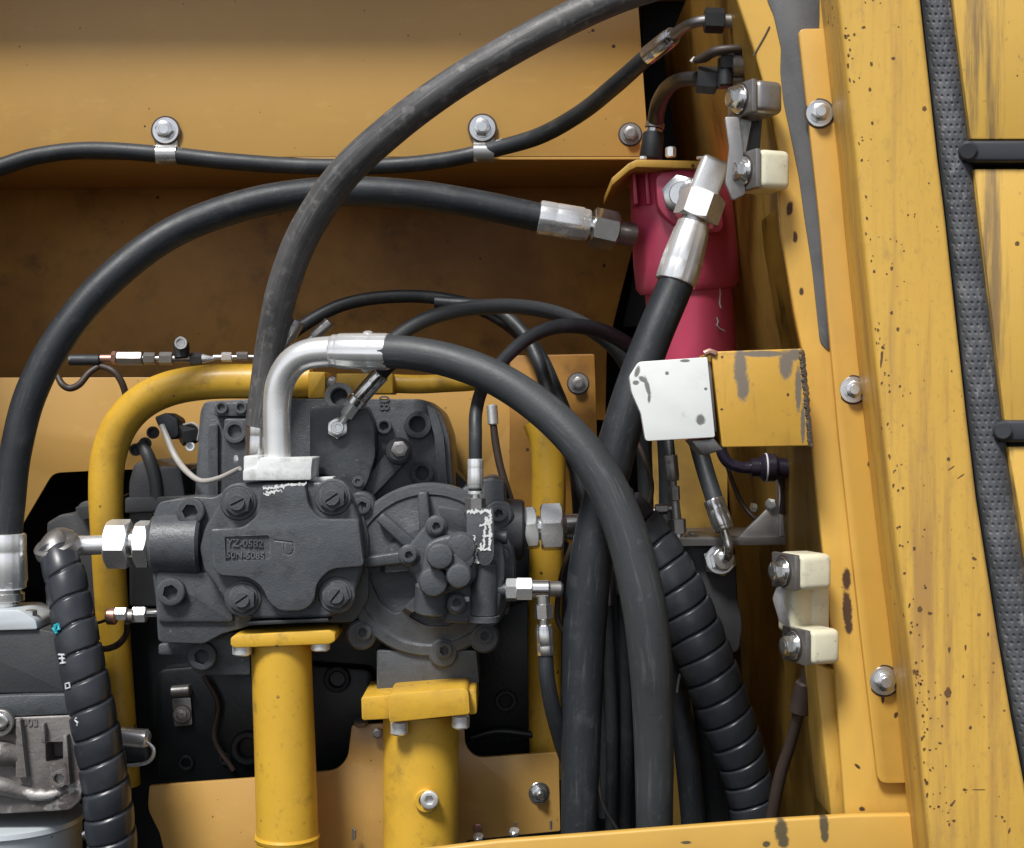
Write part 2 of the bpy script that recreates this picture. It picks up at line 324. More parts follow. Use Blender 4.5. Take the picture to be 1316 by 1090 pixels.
# fasteners: unit meshes (radius 1, axis +Z) shared between all copies ------------------------------
Z = Vector((0, 0, 1)); O3 = Vector((0, 0, 0)); _bolt = {}
def bolt_mesh(kind, mat):
    k = (kind, mat.name)
    if k in _bolt: return _bolt[k]
    m = MB()
    if kind == 'hex':        # flange washer + spring washer + hexagon head
        m.lathe(O3, Z, [(0, .98), (.1, 1), (.16, .97), (.17, .70), (.17, .0)], 32)
        m.lathe(O3, Z, [(.15, .74), (.30, .74), (.31, .5), (.31, 0)], 28); m.hexn(Z * .29, Z, .58, .55, .3)
        m.lathe(O3, Z, [(.83, .40), (.86, .36), (.86, 0)], 20)
    elif kind == 'plainhex':
        m.hexn(O3, Z, .86, .75, .2); m.lathe(O3, Z, [(.74, .62), (.78, .56), (.78, 0)], 24)
    elif kind == 'socket':   # cap screw with a hexagon recess
        n = 36; prof = [(0, .98), (.85, 1), (.95, .93), (.98, .86)]; prev = None
        for t, r in prof:
            rg = m.ring([Vector((r * math.cos(2 * math.pi * i / n), r * math.sin(2 * math.pi * i / n), t)) for i in range(n)])
            if prev: m.skin(prev, rg)
            prev = rg
        for t, sc_ in ((.97, 1.0), (.3, .97)):
            rg = m.ring([Vector((math.cos(2 * math.pi * i / n), math.sin(2 * math.pi * i / n), 0)) * (.5 * sc_ / math.cos(((2 * math.pi * i / n + math.pi / 6) % (math.pi / 3)) - math.pi / 6)) + Z * t for i in range(n)])
            m.skin(prev, rg); prev = rg
        m.face(prev)
    elif kind == 'slot':     # hexagon head on a round seat, round top cut by a slot
        m.lathe(O3, Z, [(0, 1.0), (.22, 1.0), (.26, .95), (.26, 0)], 32); m.hexn(Z * .24, Z, .80, .42, .35)
        for s_ in (0, math.pi):
            a = [math.asin(.075 / .5) + (math.pi - 2 * math.asin(.075 / .5)) * i / 14 for i in range(15)]
            pts = [(.5 * math.cos(x + s_ + .7), .5 * math.sin(x + s_ + .7)) for x in a]
            lo = m.ring([Vector((x, y, .6)) for x, y in pts]); hi = m.ring([Vector((x, y, .86)) for x, y in pts])
            m.skin(lo, hi); m.face(hi); m.face(lo[::-1])
    elif kind == 'stud':     # nut with a washer and a stud end
        m.lathe(O3, Z, [(0, 1), (.1, 1), (.14, .95), (.14, 0)], 32); m.lathe(O3, Z, [(.13, .74), (.26, .74), (.27, .5), (.27, 0)], 28)
        m.hexn(Z * .25, Z, .62, .55, .2); m.lathe(O3, Z, [(.78, .34), (1.3, .34), (1.38, .27), (1.38, 0)], 20)
    elif kind == 'bush':     # open round boss with a deep bore
        n = 36; prev = None
        for t, r in [(0, 1), (.42, 1), (.5, .92), (.5, .66), (.42, .58), (-.2, .56), (-.2, .3)]:
            rg = m.ring([Vector((r * math.cos(2 * math.pi * i / n), r * math.sin(2 * math.pi * i / n), t)) for i in range(n)])
            if prev: m.skin(prev, rg)
            prev = rg
        m.face(prev)
    if kind == 'hex': m.lathe(Z * -.02, Z, [(0, 1.1), (.05, 1.12), (.055, 1.02), (.055, .9)], 32)  # dark rim drawn in as the shadow outline round the washer
    me = finish(m.bm, kind + '_fastener', mat, 0); _bolt[k] = me
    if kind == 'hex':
        me.materials.append(m_grim_shade)
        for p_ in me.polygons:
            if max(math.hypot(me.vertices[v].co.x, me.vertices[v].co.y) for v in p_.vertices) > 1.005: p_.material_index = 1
    return me
def bolt(parent, px, py, Y, r, kind='hex', mat=None, axis=(0, -1, 0), name='bolt', roll=None, h=1.0, label=None):
    mat = mat or m_zinc
    q = Vector(axis).normalized().to_track_quat('Z', 'Y').to_matrix().to_4x4()
    rr = r * S(Y)
    mtx = Matrix.Translation(P(px, py, Y)) @ q @ Matrix.Rotation(roll if roll is not None else random.uniform(0, 1), 4, 'Z') @ Matrix.Diagonal((rr, rr, rr * h, 1))
    return link(name, bolt_mesh(kind, mat), parent, mtx, label)

# fittings laid along a line ------------------------------------------------------------------------
def ferrule(parent, a, b, d0, mat=None, d1=None, crimp=.05, name='ferrule', neck=None, n=48):
    """crimped sleeve from a to b (px, py, Y), diameter px"""
    A, B = P(*a), P(*b); r0 = d0 * S(a[2]) / 2; r1 = (d1 or d0) * S(b[2]) / 2; L = (B - A).length; ax = (B - A).normalized()
    m = MB()
    m.lathe(A, ax, [(0, r0 * .90), (L * .012, r0 * .97), (L * .05, r0), (L * .30, r0 * .995), (L * .33, r0 * .975), (L * .36, r0 * .995), (L * .84, r1), (L * .87, r1 * .96), (L * .90, r1 * .93), (L * .97, r1 * .93), (L, r1 * .86)], n, crimp, 8)
    return m.build(name, mat or m_zincw, parent, ang=40)
def cyl(parent, a, b, d0, mat, d1=None, name='tube', n=32, bev=.06):
    A, B = P(*a), P(*b); r0 = d0 * S(a[2]) / 2; r1 = (d1 or d0) * S(b[2]) / 2; L = (B - A).length; e = min(bev * L, .3 * r0)
    m = MB(); m.lathe(A, B - A, [(0, r0 - e), (e, r0), (L - e, r1), (L, r1 - e)], n); return m.build(name, mat, parent)
def nut(parent, a, b, af, mat=None, rot=.15, name='nut'):
    A, B = P(*a), P(*b); m = MB(); m.hexn(A, B - A, af * S(a[2]) / 2, (B - A).length, rot); return m.build(name, mat or m_zincw, parent, ang=20)
def panel(name, poly, Y0, Y1, mat, bevel=.0015, parent=None, label=None, seg=2): 
    m = MB().prism(poly, Y0, Y1); return m.build(name, mat, parent, bevel, seg, label=label)
def struct(o): o['kind'] = 'structure'; return o
def crowned(parent, name, mat, px, py, Y, rpx, prof, n=40, axis=(0, -1, 0), label=None):
    s = S(Y); m = MB().lathe(P(px, py, Y), Vector(axis), [(t * s, r * s) for t, r in prof], n); return m.build(name, mat, parent, label=label)

# ================================================================== the compartment
def wbox(name, x0, x1, y0, y1, z0, z1, mat, bevel=.002):
    m = MB().obox(Vector(((x0 + x1) / 2, (y0 + y1) / 2, (z0 + z1) / 2)), (Vector((1, 0, 0)), Vector((0, 1, 0)), Z), ((x1 - x0) / 2, (y1 - y0) / 2, (z1 - z0) / 2))
    return m.build(name, mat, None, bevel)
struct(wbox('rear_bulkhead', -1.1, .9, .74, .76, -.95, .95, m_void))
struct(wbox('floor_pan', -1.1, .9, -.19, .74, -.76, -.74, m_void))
struct(wbox('side_wall', -1.02, -1.0, -.2, .74, -.73, .80, m_yel))
struct(wbox('unseen_roof_panel', -1.02, .36, .115, .735, .70, .72, m_yel))  # out of view; front edge placed to shade the upper panel

# right inner wall of the compartment: follows the leaning post, with a slot cut in it
rows = [(-140, 935), (0, 952), (110, 975), (200, 996), (262, 1001), (300, 1004), (400, 1021), (452, 1032), (600, 1044), (710, 1056), (850, 1072), (1045, 1086), (1200, 1098)]
m = MB(); ys = [-.195, -.165, -.06, .05, .3, .74]; grid = []
for py, px in rows:
    c = P(px + 4, py, -.2); grid.append([m.bm.verts.new((c.x, y, c.z)) for y in ys])
for i in range(len(rows) - 1):
    for j in range(len(ys) - 1):
        if j == 1 and 262 <= rows[i][0] < 452: continue
        m.face((grid[i][j], grid[i + 1][j], grid[i + 1][j + 1], grid[i][j + 1]))
ex = bmesh.ops.solidify(m.bm, geom=m.bm.faces[:], thickness=-.005)
struct(m.build('inner_wall', m_wall, None, ang=30))

m = MB(); gr2 = []
for py, px in rows:
    c = P(px + 4, py, -.2); gr2.append([m.bm.verts.new((c.x + .085, y, c.z)) for y in (-.187, .74)])
for i in range(len(rows) - 1): m.face((gr2[i][0], gr2[i + 1][0], gr2[i + 1][1], gr2[i][1]))
bmesh.ops.solidify(m.bm, geom=m.bm.faces[:], thickness=-.005)
struct(m.build('post_inner_web', m_wall, None, ang=30))

up = thing('upper_back_panel', P(300, 203, .24), 'smooth yellow sheet panel with clipped hose, along the top of the compartment', 'panel')
panel('sheet', [(-330, -160), (816, -160), (820, 0), (834, 201), (-330, 203)], .24, .245, m_panel, .0008, up)
panel('folded_lip', [(-330, 203.6), (834, 201.6), (834, 205), (-330, 207)], .2405, .5, m_panel, .0006, up)
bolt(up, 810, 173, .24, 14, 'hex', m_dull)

rp = panel('recessed_panel', [(-330, 150), (850, 150), (818, 300), (800, 370), (780, 450), (778, 540), (-330, 540)], .5, .506, m_dirty_shade, .001)
tag(rp, 'brown dirty recessed panel with shade painted into its colour, under the bright top panel', 'panel')
lp = panel('lower_back_panel', rpoly([(-330, 486), (690, 484), (690, 1000), (600, 1000), (600, 640), (300, 640), (262, 601), (126, 605), (68, 608, 10), (31, 671), (0, 720), (-330, 720)], 1), .33, .336, m_panel, .001)
tag(lp, 'tan sheet panel with a slanted cut-out behind the bent yellow pipe', 'panel')
bp = thing('bolted_side_plate', P(715, 700, .3), 'yellow plate with one bolt behind the arching black hoses', 'plate')
panel('sheet', rpoly([(655, 457), (764, 455), (770, 640), (752, 720), (655, 720)], 3), .3, .306, m_dirty_shade, .001, bp)
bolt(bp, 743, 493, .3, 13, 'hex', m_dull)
rb = panel('corner_plate', [(838, 430), (935, 430), (935, 1120), (838, 1120)], .52, .527, m_wall, .001)
tag(rb, 'stained brown back plate low in the right rear corner', 'plate')
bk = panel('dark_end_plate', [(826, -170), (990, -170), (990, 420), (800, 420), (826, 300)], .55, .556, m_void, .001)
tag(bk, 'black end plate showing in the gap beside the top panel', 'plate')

# ------------------------------------------------------------------ the right-hand post
post = thing('door_post_frame', P(1080, 1045, -.2), 'yellow leaning frame flange with a long brown scrape, edging the compartment', 'post')
L_ = [(930, -140), (948, 0), (968, 60), (982, 108), (1000, 190), (1001, 260), (1004, 300), (1021, 400), (1032, 452), (1046, 600), (1058, 710), (1072, 850), (1086, 1046), (1092, 1130)]
panel('flange', L_ + [(1235, 1130), (1200, 800), (1150, 300), (1120, -140)], -.2, -.188, m_flange, .003, post, seg=3)
panel('inner_flange', [(1047, 852), (1074, 862), (1088, 1048), (1068, 1052)], -.185, -.1, m_flange, .004, post)
panel('sealant_strip', rpoly([(1052, -140), (975, -140), (986, 0), (994, 18), (1004, 62), (1003, 92), (1007, 130), (1017, 178), (1027, 228), (1034, 280), (1044, 345), (1054, 440), (1066, 452), (1090, 300), (1052, 40), (1053, 20)], 5, 3), -.2022, -.1995, m_seal, .0008, post)
cr = [(968, 72), (975, 60), (983, 46), (989, 34)]
MB().tube([P(x, y, -.2006) for x, y in cr], .0009, 8).build('crack', m_grim_shade, post)
sp = thing('cover_strip', P(1150, 1005, -.206), 'long narrow yellow cover strip with rounded corners and three bolts', 'cover strip')
panel('strip', rpoly([(1026, 37, 9), (1120, 35, 2), (1150, 300, 1), (1200, 700, 1), (1225, 1006, 2), (1129, 1007, 12), (1107, 820, 1), (1078, 560, 1), (1053, 280, 1)], 3, 5), -.2125, -.2040, m_strip, .0016, sp)
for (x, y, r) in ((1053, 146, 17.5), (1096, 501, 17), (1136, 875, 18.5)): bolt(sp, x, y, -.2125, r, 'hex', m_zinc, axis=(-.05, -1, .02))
op = thing('outer_post_panel', P(1250, 1085, -.3), 'wide weathered yellow post face with brown streaks and rust specks', 'post')
lo = [(1064, -140), (1078, 0), (1100, 200), (1107, 280), (1123, 440), (1136, 560), (1151, 690), (1166, 810), (1176, 900), (1186, 1000), (1192, 1060), (1200, 1140)]
ro = [(1340, 1140), (1322, 1030), (1301, 920), (1284, 820), (1256, 640), (1244, 540), (1216, 280), (1206, 200), (1184, 0), (1168, -140)]
panel('face', lo + ro, -.3, -.212, m_outer, .006, op, seg=4)
m_chip = M('rust_chip', (.15, .075, .03), .75, layers=(('noise', 120, .45, .7, (.05, .025, .012), .7),), bump=.3, bscale=400)
m = MB(); lo_px = [(1078, 0), (1107, 280), (1136, 560), (1166, 810), (1192, 1060)]
def edge_x(y):
    for (xa, ya), (xb, yb) in zip(lo_px, lo_px[1:]):
        if ya <= y <= yb: return xa + (xb - xa) * (y - ya) / (yb - ya)
    return 1190
for y0, sp_, k in ((40, 30, 5), (90, 40, 8), (180, 30, 4), (300, 40, 6), (430, 30, 8), (480, 25, 8), (600, 40, 9), (700, 30, 5), (800, 30, 8), (868, 26, 16), (910, 20, 10), (970, 30, 8), (1040, 30, 8)):
    for _ in range(k):
        y = y0 + random.gauss(0, sp_ * .6); OUTER_CHIPS.append((edge_x(max(0, min(1058, y))) + 3 + abs(random.gauss(0, 9)), y, random.uniform(1, 2.6), random.uniform(1.2, 3.6), random.uniform(-30, 30)))
for _ in range(60):
    y = random.uniform(0, 1070); OUTER_CHIPS.append((edge_x(min(1058, y)) + random.uniform(8, 100), y, random.uniform(.8, 1.9), random.uniform(.8, 2.4), random.uniform(-40, 40)))
for e in OUTER_CHIPS:
    px, py, a, b = e[:4]; an = R(e[4]) if len(e) > 4 else 0; ph = random.uniform(0, 50); n = 14; pts = []
    for i in range(n):
        t = 2 * math.pi * i / n; k = 1 + .55 * mnoise.noise(Vector((math.cos(t) * 1.6 + ph, math.sin(t) * 1.6, ph)))
        u, v = math.cos(t) * a * k * .62, math.sin(t) * b * k * .62; pts.append((px + u * math.cos(an) - v * math.sin(an), py + u * math.sin(an) + v * math.cos(an)))
    m.prism(pts, -.3003, -.2995)
o_ = m.build('rust_chips', m_chip, op, label='brown rust chips scattered over the post face'); o_['kind'] = 'stuff'
# dimpled edge trim: real dimples in a convex strip
tl = [(1168, -140), (1184, 0), (1206, 200), (1216, 280), (1244, 540), (1256, 640), (1284, 820), (1301, 920), (1322, 1030), (1340, 1140)]
tr = [(1206, -140), (1226, 0), (1249, 200), (1259, 280), (1290, 540), (1303, 640), (1333, 820), (1352, 920), (1374, 1030), (1394, 1140)]
m = MB(); NU, NV = 44, 1180; cols = []
def lerpl(a, t):
    k = t * (len(a) - 1); py = -140 + t * 1280
    for i in range(len(a) - 1):
        if a[i][1] <= py <= a[i + 1][1] + 1e-6:
            f = (py - a[i][1]) / (a[i + 1][1] - a[i][1]); return (a[i][0] + (a[i + 1][0] - a[i][0]) * f, py)
    return a[-1]
prev = None
for j in range(NV + 1):
    t = j / NV; a = lerpl(tl, t); b = lerpl(tr, t); rowv = []
    for i in range(NU + 1):
        u = i / NU; px = a[0] + 1.5 + (b[0] - a[0] - 2.5) * u; py = a[1] + (u - .5) * 5
        Yb = -.288 - .013 * (1 - abs(2 * u - 1) ** 2.6)
        k = round(py / 9.5); offx = .5 * (k % 2); uu = u * 5.2 + offx; du = (uu - round(uu)) / 5.2 * 44; dv = py - k * 9.5
        r_ = math.hypot(du * 1.0, dv * .9); dep = max(0, 1 - (r_ / 2.2) ** 2) * .0016 if 0.08 < u < .92 else 0
        rowv.append(m.bm.verts.new(P(px, py, Yb + dep + .0006 * mnoise.noise(Vector((px * .09, py * .05, 3))))))
    if prev:
        for i in range(NU): m.face((prev[i], prev[i + 1], rowv[i + 1], rowv[i]))
    prev = rowv
ts = thing('edge_trim', P(1330, 1085, -.29), 'grey dimpled rubber edge trim strip beside the streaked post', 'rubber trim')
m.build('strip', m_trim, ts, ang=60)
panel('backing', tl + tr[::-1], -.284, -.22, m_rub, .001, ts)
dp = thing('side_door_panel', P(1330, 1085, -.3), 'yellow door skin at the far right edge behind two black bars', 'door')
tr2 = [(x + 1, y) for x, y in tr]
def tr_at(y):
    for i in range(len(tr) - 1):
        if tr[i][1] <= y <= tr[i + 1][1]: return tr[i][0] + 1 + (tr[i + 1][0] - tr[i][0]) * (y - tr[i][1]) / (tr[i + 1][1] - tr[i][1])
m_door = M('door_skin_paint', (.72, .44, .082), .45, layers=(('noise', 6, .45, .8, (.52, .30, .10), .6), ('noise', 24, .49, .68, (.19, .125, .065), .85, (2.0, 2.0, .12)), ('noise', 90, .6, .74, (.24, .13, .06), .6), specks), bump=.2, bscale=90)
panel('skin', [(tr_at(-140), -140), (1520, -140), (1520, 179), (tr_at(179), 179)], -.298, -.25, m_door, .002, dp)
panel('skin', [(tr_at(217), 217), (1520, 217), (1520, 541), (tr_at(541), 541)], -.298, -.25, m_door, .002, dp)
panel('skin', [(tr_at(574), 574), (1520, 574), (1520, 1130), (tr_at(1130), 1130)], -.298, -.25, m_door, .002, dp)
panel('backing', [(x + 2, y) for x, y in tr] + [(1560, 1140), (1560, -140)], -.25, -.22, m_rub, .001, dp)
for (x, y, lab) in ((1238, 196, 'black square bar crossing the door skin near the top right corner'), (1283, 556, 'black square bar crossing the door skin at mid-height, right edge')):
    b_ = thing('door_bar', P(x, y, -.3), lab, 'bar', 'black bars across the door skin')
    panel('bar', [(x + 4, y - 16), (1530, y - 16), (1530, y + 12), (x + 4, y + 12)], -.306, -.26, m_bar, .004, b_, seg=3)
    cyl(b_, (x + 6, y - 2, -.308), (x + 6, y - 2, -.27), 25, m_bar, name='end_boss')

# sill beam along the bottom
sb = panel('sill_beam', [(540, 1093), (640, 1081), (760, 1072), (900, 1061), (1000, 1053.5), (1090, 1048), (1188, 1046), (1196, 1150), (540, 1150)], -.225, -.213, m_beam, .003, seg=3)
tag(sb, 'bright yellow sill beam along the bottom edge with dark paint chips', 'beam')

# ------------------------------------------------------------------ box arm with the white plate
m_weld = M('weld_steel', (.10, .08, .07), .5, .4, layers=(('noise', 60, .45, .7, (.33, .21, .06), .7),), bump=.4, bscale=300)
ar = thing('box_arm', P(1035, 575, -.2), 'stubby yellow box arm with grey scrapes, welded to the post', 'bracket')
panel('box', rpoly([(914, 452), (1031, 448), (1043, 573), (928, 575)], 2, 2), -.262, -.15, m_box, .003, ar, seg=3)
mw = MB(); random.seed(3)
for i in range(44):
    t = i / 43; c = P(1032.5 + 11 * t + random.uniform(-.7, .7), 453 + 119 * t, -.254); k_ = random.uniform(.8, 1.25); mw.lathe(c - Vector((.004, .0045, 0)), Vector((.3, -1, random.uniform(-.2, .2))), [(0, .0034 * k_), (.004, .0031 * k_), (.0055, .002 * k_), (.006, 0)], 8)
mw.build('weld_bead', m_weld, ar)
MB().tube([P(x, y, -.262) for x, y in ((905, 455), (912, 452), (920, 455))], .004, 10).build('weld_lump', m_copper, ar)
wp = thing('white_end_plate', P(870, 565, -.27), 'white painted plate with chipped corner on the end of the yellow arm', 'plate')
panel('plate', rpoly([(809, 484, 4), (821, 465, 4), (909, 459, 2), (919, 562, 3), (830, 567, 4), (824, 532, 3), (812, 505, 4)], 3, 4), -.272, -.258, m_white, .0018, wp, seg=3)
panel('underside_flange', [(888, 566), (918, 563), (930, 578), (904, 586)], -.255, -.19, m_dull, .002, wp)
panel('back_plate', [(828, 470), (914, 464), (922, 556), (838, 560)], -.256, -.2, m_dull, .002, wp)

# ------------------------------------------------------------------ hose B: black hose from the canister to the filter (drawn behind hose A)
hb = thing('hydraulic_hose', P(8, 810, -.03), 'thick black hose arching from bottom left to the red filter', 'hose', 'thick hydraulic hoses')
hose('rubber', m_rub, hb, [(8, 700, -.03, 38), (12, 650, -.03, 40), (20, 582, -.03, 40), (40, 505, -.025, 41), (80, 430, -.015, 41), (138, 362, 0, 41), (220, 300, .02, 40), (320, 262, .04, 40), (420, 247, .055, 39), (520, 249, .06, 38), (610, 262, .065, 37), (700, 281, .07, 37)], 28)
ferrule(hb, (692, 279, .07), (757, 290, .075), 44)
cyl(hb, (750, 289, .075), (764, 292, .075), 26, m_zinc, name='neck')
nut(hb, (760, 291, .075), (792, 298, .08), 44, m_zinc)
cyl(hb, (790, 298, .08), (815, 302, .09), 30, m_dull, name='port_stub')
ferrule(hb, (8, 686, -.03), (9, 757, -.03), 50, d1=52)
cyl(hb, (9, 755, -.03), (9, 764, -.03), 36, m_zinc, name='neck'); cyl(hb, (9, 762, -.03), (9, 772, -.03), 44, m_zinc, name='collar'); cyl(hb, (9, 771, -.03), (9, 788, -.03), 30, m_zinc, name='neck')
panel('flange', rpoly([(-60, 786), (26, 784, 6), (46, 797, 5), (48, 809, 3), (-60, 812)], 2), -.075, .01, m_can, .004, hb)
bolt(hb, 40, 790, -.06, 8, 'plainhex', m_zinc, axis=(0, 0, 1))

# ------------------------------------------------------------------ thin clamped hose along the top panel
hc = thing('hydraulic_hose', P(620, 200, .22), 'thin black hose clipped along the top yellow panel, ending in an angled fitting', 'hose')
hose('rubber', m_rub, hc, [(-310, 262, .222, 23), (-180, 262, .222, 23), (-70, 238, .222, 23), (0, 215, .222, 23), (50, 200, .222, 22), (120, 193, .222, 22), (213, 199, .222, 22), (300, 208, .222, 22), (400, 214, .222, 21), (500, 213, .222, 21), (570, 206, .222, 21), (621, 195, .222, 21), (690, 176, .19, 22), (745, 146, .13, 22), (790, 110, .06, 23), (836, 69, -.01, 22)], 18)
ferrule(hc, (832, 72, -.005), (866, 45, -.05), 25, m_zinc)
hose('elbow_tube', m_dull, hc, [(862, 48, -.046, 15), (878, 36, -.07, 14), (893, 29, -.09, 14), (912, 26, -.1, 14)], 16)
nut(hc, (905, 26, -.1), (930, 27, -.1), 28, m_blk); cyl(hc, (928, 27, -.1), (962, 28, -.1), 18, m_dull, name='port_stub')

for (x, y, lab) in ((213, 199, 'left silver hose clip with bolt on the top panel'), (620, 196, 'right silver hose clip with bolt, beneath the crossing grey hose')):
    k = thing('hose_clip', P(x, y, .24), lab, 'clip', 'hose clips on the top panel')
    c = P(x + 2, y, .222); m = MB(); ring0 = None
    for dx in (-13, 13):
        pts = []
        for i in range(25):
            a = R(125 - 290 * i / 24); pts.append(c + Vector((dx * S(.222), -math.cos(a) * 12.6 * S(.222), math.sin(a) * 12.6 * S(.222))))
        r_ = m.ring(pts)
        if ring0:
            for i in range(24): m.face((ring0[i], ring0[i + 1], r_[i + 1], r_[i]))
        ring0 = r_
    bmesh.ops.solidify(m.bm, geom=m.bm.faces[:], thickness=.0012)
    m.build('strap', m_zincw, k)
    panel('tab', rpoly([(x - 13, y - 30), (x + 13, y - 32), (x + 16, y - 10), (x - 12, y - 10)], 2), .2345, .2365, m_dull, .0004, k)
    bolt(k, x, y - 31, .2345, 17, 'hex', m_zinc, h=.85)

# ------------------------------------------------------------------ hose A: worn grey hose over the top
ha = thing('hydraulic_hose', P(328, 600, .05), 'worn grey hose rising from the pump and leaving the frame at the top', 'hose', 'thick hydraulic hoses')
hose('rubber', m_rub3, ha, [(333, 548, .05, 36), (340, 500, .045, 38), (349, 440, .03, 40), (364, 370, 0, 42), (392, 298, -.03, 43), (440, 226, -.06, 43), (505, 165, -.085, 43), (575, 113, -.1, 42), (650, 67, -.11, 42), (725, 27, -.115, 42), (805, -8, -.11, 42), (900, -36, -.1, 42), (1010, -60, -.08, 42)], 28)
ferrule(ha, (333, 540, .05), (331, 604, .05), 34, m_zinc)

# ------------------------------------------------------------------ hose E: silver flange elbow and big hose on the right
he = thing('hydraulic_hose', P(356, 615, -.02), 'thick hose with a bright silver elbow from the pump top, bending down', 'hose', 'thick hydraulic hoses')
hose('elbow_tube', m_zincw, he, [(357, 600, -.02, 35), (356, 560, -.02, 35), (356, 520, -.02, 36), (361, 490, -.022, 37), (375, 467, -.026, 38), (397, 455, -.03, 39), (432, 451, -.034, 40)], 32)
ferrule(he, (500, 452, -.05), (426, 451, -.034), 48, d1=46)
MB().lathe(P(473, 430, -.045), Vector((0, -.2, 1)), [(0, .007), (.003, .0065), (.0045, .004), (.005, 0)], 14).build('lug', m_zincw, he)
hose('rubber', m_rub2, he, [(492, 452, -.05, 43), (530, 454, -.06, 43), (580, 464, -.07, 44), (635, 485, -.085, 45), (690, 520, -.1, 47), (740, 567, -.115, 49), (780, 625, -.125, 52), (808, 695, -.13, 55), (826, 770, -.13, 57), (836, 850, -.12, 56), (840, 940, -.1, 52), (841, 1040, -.08, 48), (841, 1130, -.06, 46)], 30)
panel('flange_block', rpoly([(334, 588), (402, 588), (400, 603), (400, 617), (312, 618), (312, 604), (330, 600)], 2, 2), -.055, .02, m_paintw, .0025, he)
panel('flange_half', rpoly([(313, 586), (332, 586), (334, 616), (313, 616)], 2, 2), -.052, .03, m_paintw, .002, he)

# ------------------------------------------------------------------ red filter
rf = thing('red_filter', P(880, 470, .13), 'magenta-red filter housing hanging under a yellow bracket', 'filter')
s12 = S(.13); C0 = P(874, 205, .13)
ax = (P(893, 480, .15) - P(871, 205, .13)).normalized()
MB().lathe(P(872, 216, .13), ax, [(0, 60 * s12), (4 * s12, 64 * s12), (60 * s12, 66 * s12), (120 * s12, 68 * s12), (150 * s12, 67 * s12), (158 * s12, 62 * s12), (159 * s12, 50 * s12)], 56).build('head', m_red, rf)
MB().lathe(P(884, 360, .14), ax, [(0, 52 * s12), (5 * s12, 57 * s12), (110 * s12, 55 * s12), (150 * s12, 53 * s12), (160 * s12, 40 * s12)], 56).build('bowl', m_red, rf)
panel('port_pad', rpoly([(842, 224), (880, 216), (925, 216), (930, 300), (870, 292), (846, 270)], 12, 4), .05, .13, m_red, .004, rf)
for x in (812, 828): panel('rib', [(x, 214), (x + 4, 214), (x + 8, 262), (x + 3, 262)], .075, .12, m_red, .001, rf)
br = thing('filter_bracket', P(860, 210, .1), 'bent yellow bracket plate capping the red filter', 'bracket')
m = MB()
prof = [(786, 229), (808, 210), (818, 205), (914, 207)]
top = [P(x, y, .035) for x, y in prof]; th = Vector((0, 0, -.010)); bk_ = Vector((0, .17, 0))
A = m.ring([p for p in top]); B = m.ring([p + th for p in top]); A2 = m.ring([p + bk_ for p in top]); B2 = m.ring([p + th + bk_ for p in top])
for i in range(3):
    m.face((A[i], A[i + 1], B[i + 1], B[i])); m.face((A2[i + 1], A2[i], B2[i], B2[i + 1])); m.face((A[i + 1], A[i], A2[i], A2[i + 1])); m.face((B[i], B[i + 1], B2[i + 1], B2[i]))
m.face((A[0], B[0], B2[0], A2[0])); m.face((A[3], A2[3], B2[3], B[3]))
m.build('plate', m_box, br, .0012)
for x, y, r in ((826, 204, 5), (862, 201, 7), (900, 204, 5)): bolt(br, x, y + 1, .045, r, 'plainhex', m_zincw, axis=(0, 0, 1), h=2.4 if r == 7 else 1.0)
# scrawled pale mark on the bowl
mk = [(921, 368), (922, 380), (921, 392), (923, 398)]; mk2 = [(917, 410), (919, 416), (917, 420), (921, 424), (928, 427)]
for q in (mk, mk2):
    pts = []
    for x, y in q:
        c = P(886 + (y - 360) * .08, y, .142); rad = 55.6 * s12; dx = (x - 658) * S(.12) - c.x; dx = max(-rad * .98, min(rad * .98, dx))
        pts.append(Vector((c.x + dx, c.y - math.sqrt(max(0, rad * rad - dx * dx)) - .0006, P(x, y, .12).z)))
    MB().tube(pts, .0011, 6).build('chalk_scrawl', m_pwhite, rf)

# ------------------------------------------------------------------ hose F from the filter, behind the white plate, down to the sill
hf = thing('hydraulic_hose', P(890, 250, .03), 'thick black hose dropping from the red filter past the white plate', 'hose', 'thick hydraulic hoses')
bolt(hf, 878, 252, .05, 26, 'plainhex', m_zinc, axis=(-.25, -1, 0), name='port_nut', roll=.3, h=1.0)
cyl(hf, (884, 250, .045), (905, 246, -.005), 34, m_zincw, name='elbow_arm')
d_ = (P(896, 268, -.02) - P(921, 206, -.02)); e_ = d_.normalized(); f_ = Vector((0, 1, 0)); g_ = e_.cross(f_)
MB().obox(P(908.5, 237, -.02), (e_, f_, g_), (d_.length / 2, .017, .019)).build('elbow_body', m_zincw, hf, .006, 3)
nut(hf, (905, 250, -.022), (893, 284, -.026), 52, m_zincw, rot=.5)
cyl(hf, (894, 281, -.026), (889, 296, -.027), 36, m_zinc, name='neck')
ferrule(hf, (868, 364, -.035), (892, 287, -.027), 54, d1=46)
hose('rubber', m_rub, hf, [(874, 350, -.034, 46), (863, 378, -.037, 47), (840, 432, -.045, 48), (815, 500, -.05, 50), (794, 570, -.05, 52), (776, 640, -.05, 54), (760, 720, -.05, 56), (752, 800, -.05, 56), (748, 890, -.05, 54), (746, 980, -.05, 50), (744, 1060, -.05, 46), (744, 1130, -.05, 46)], 30)

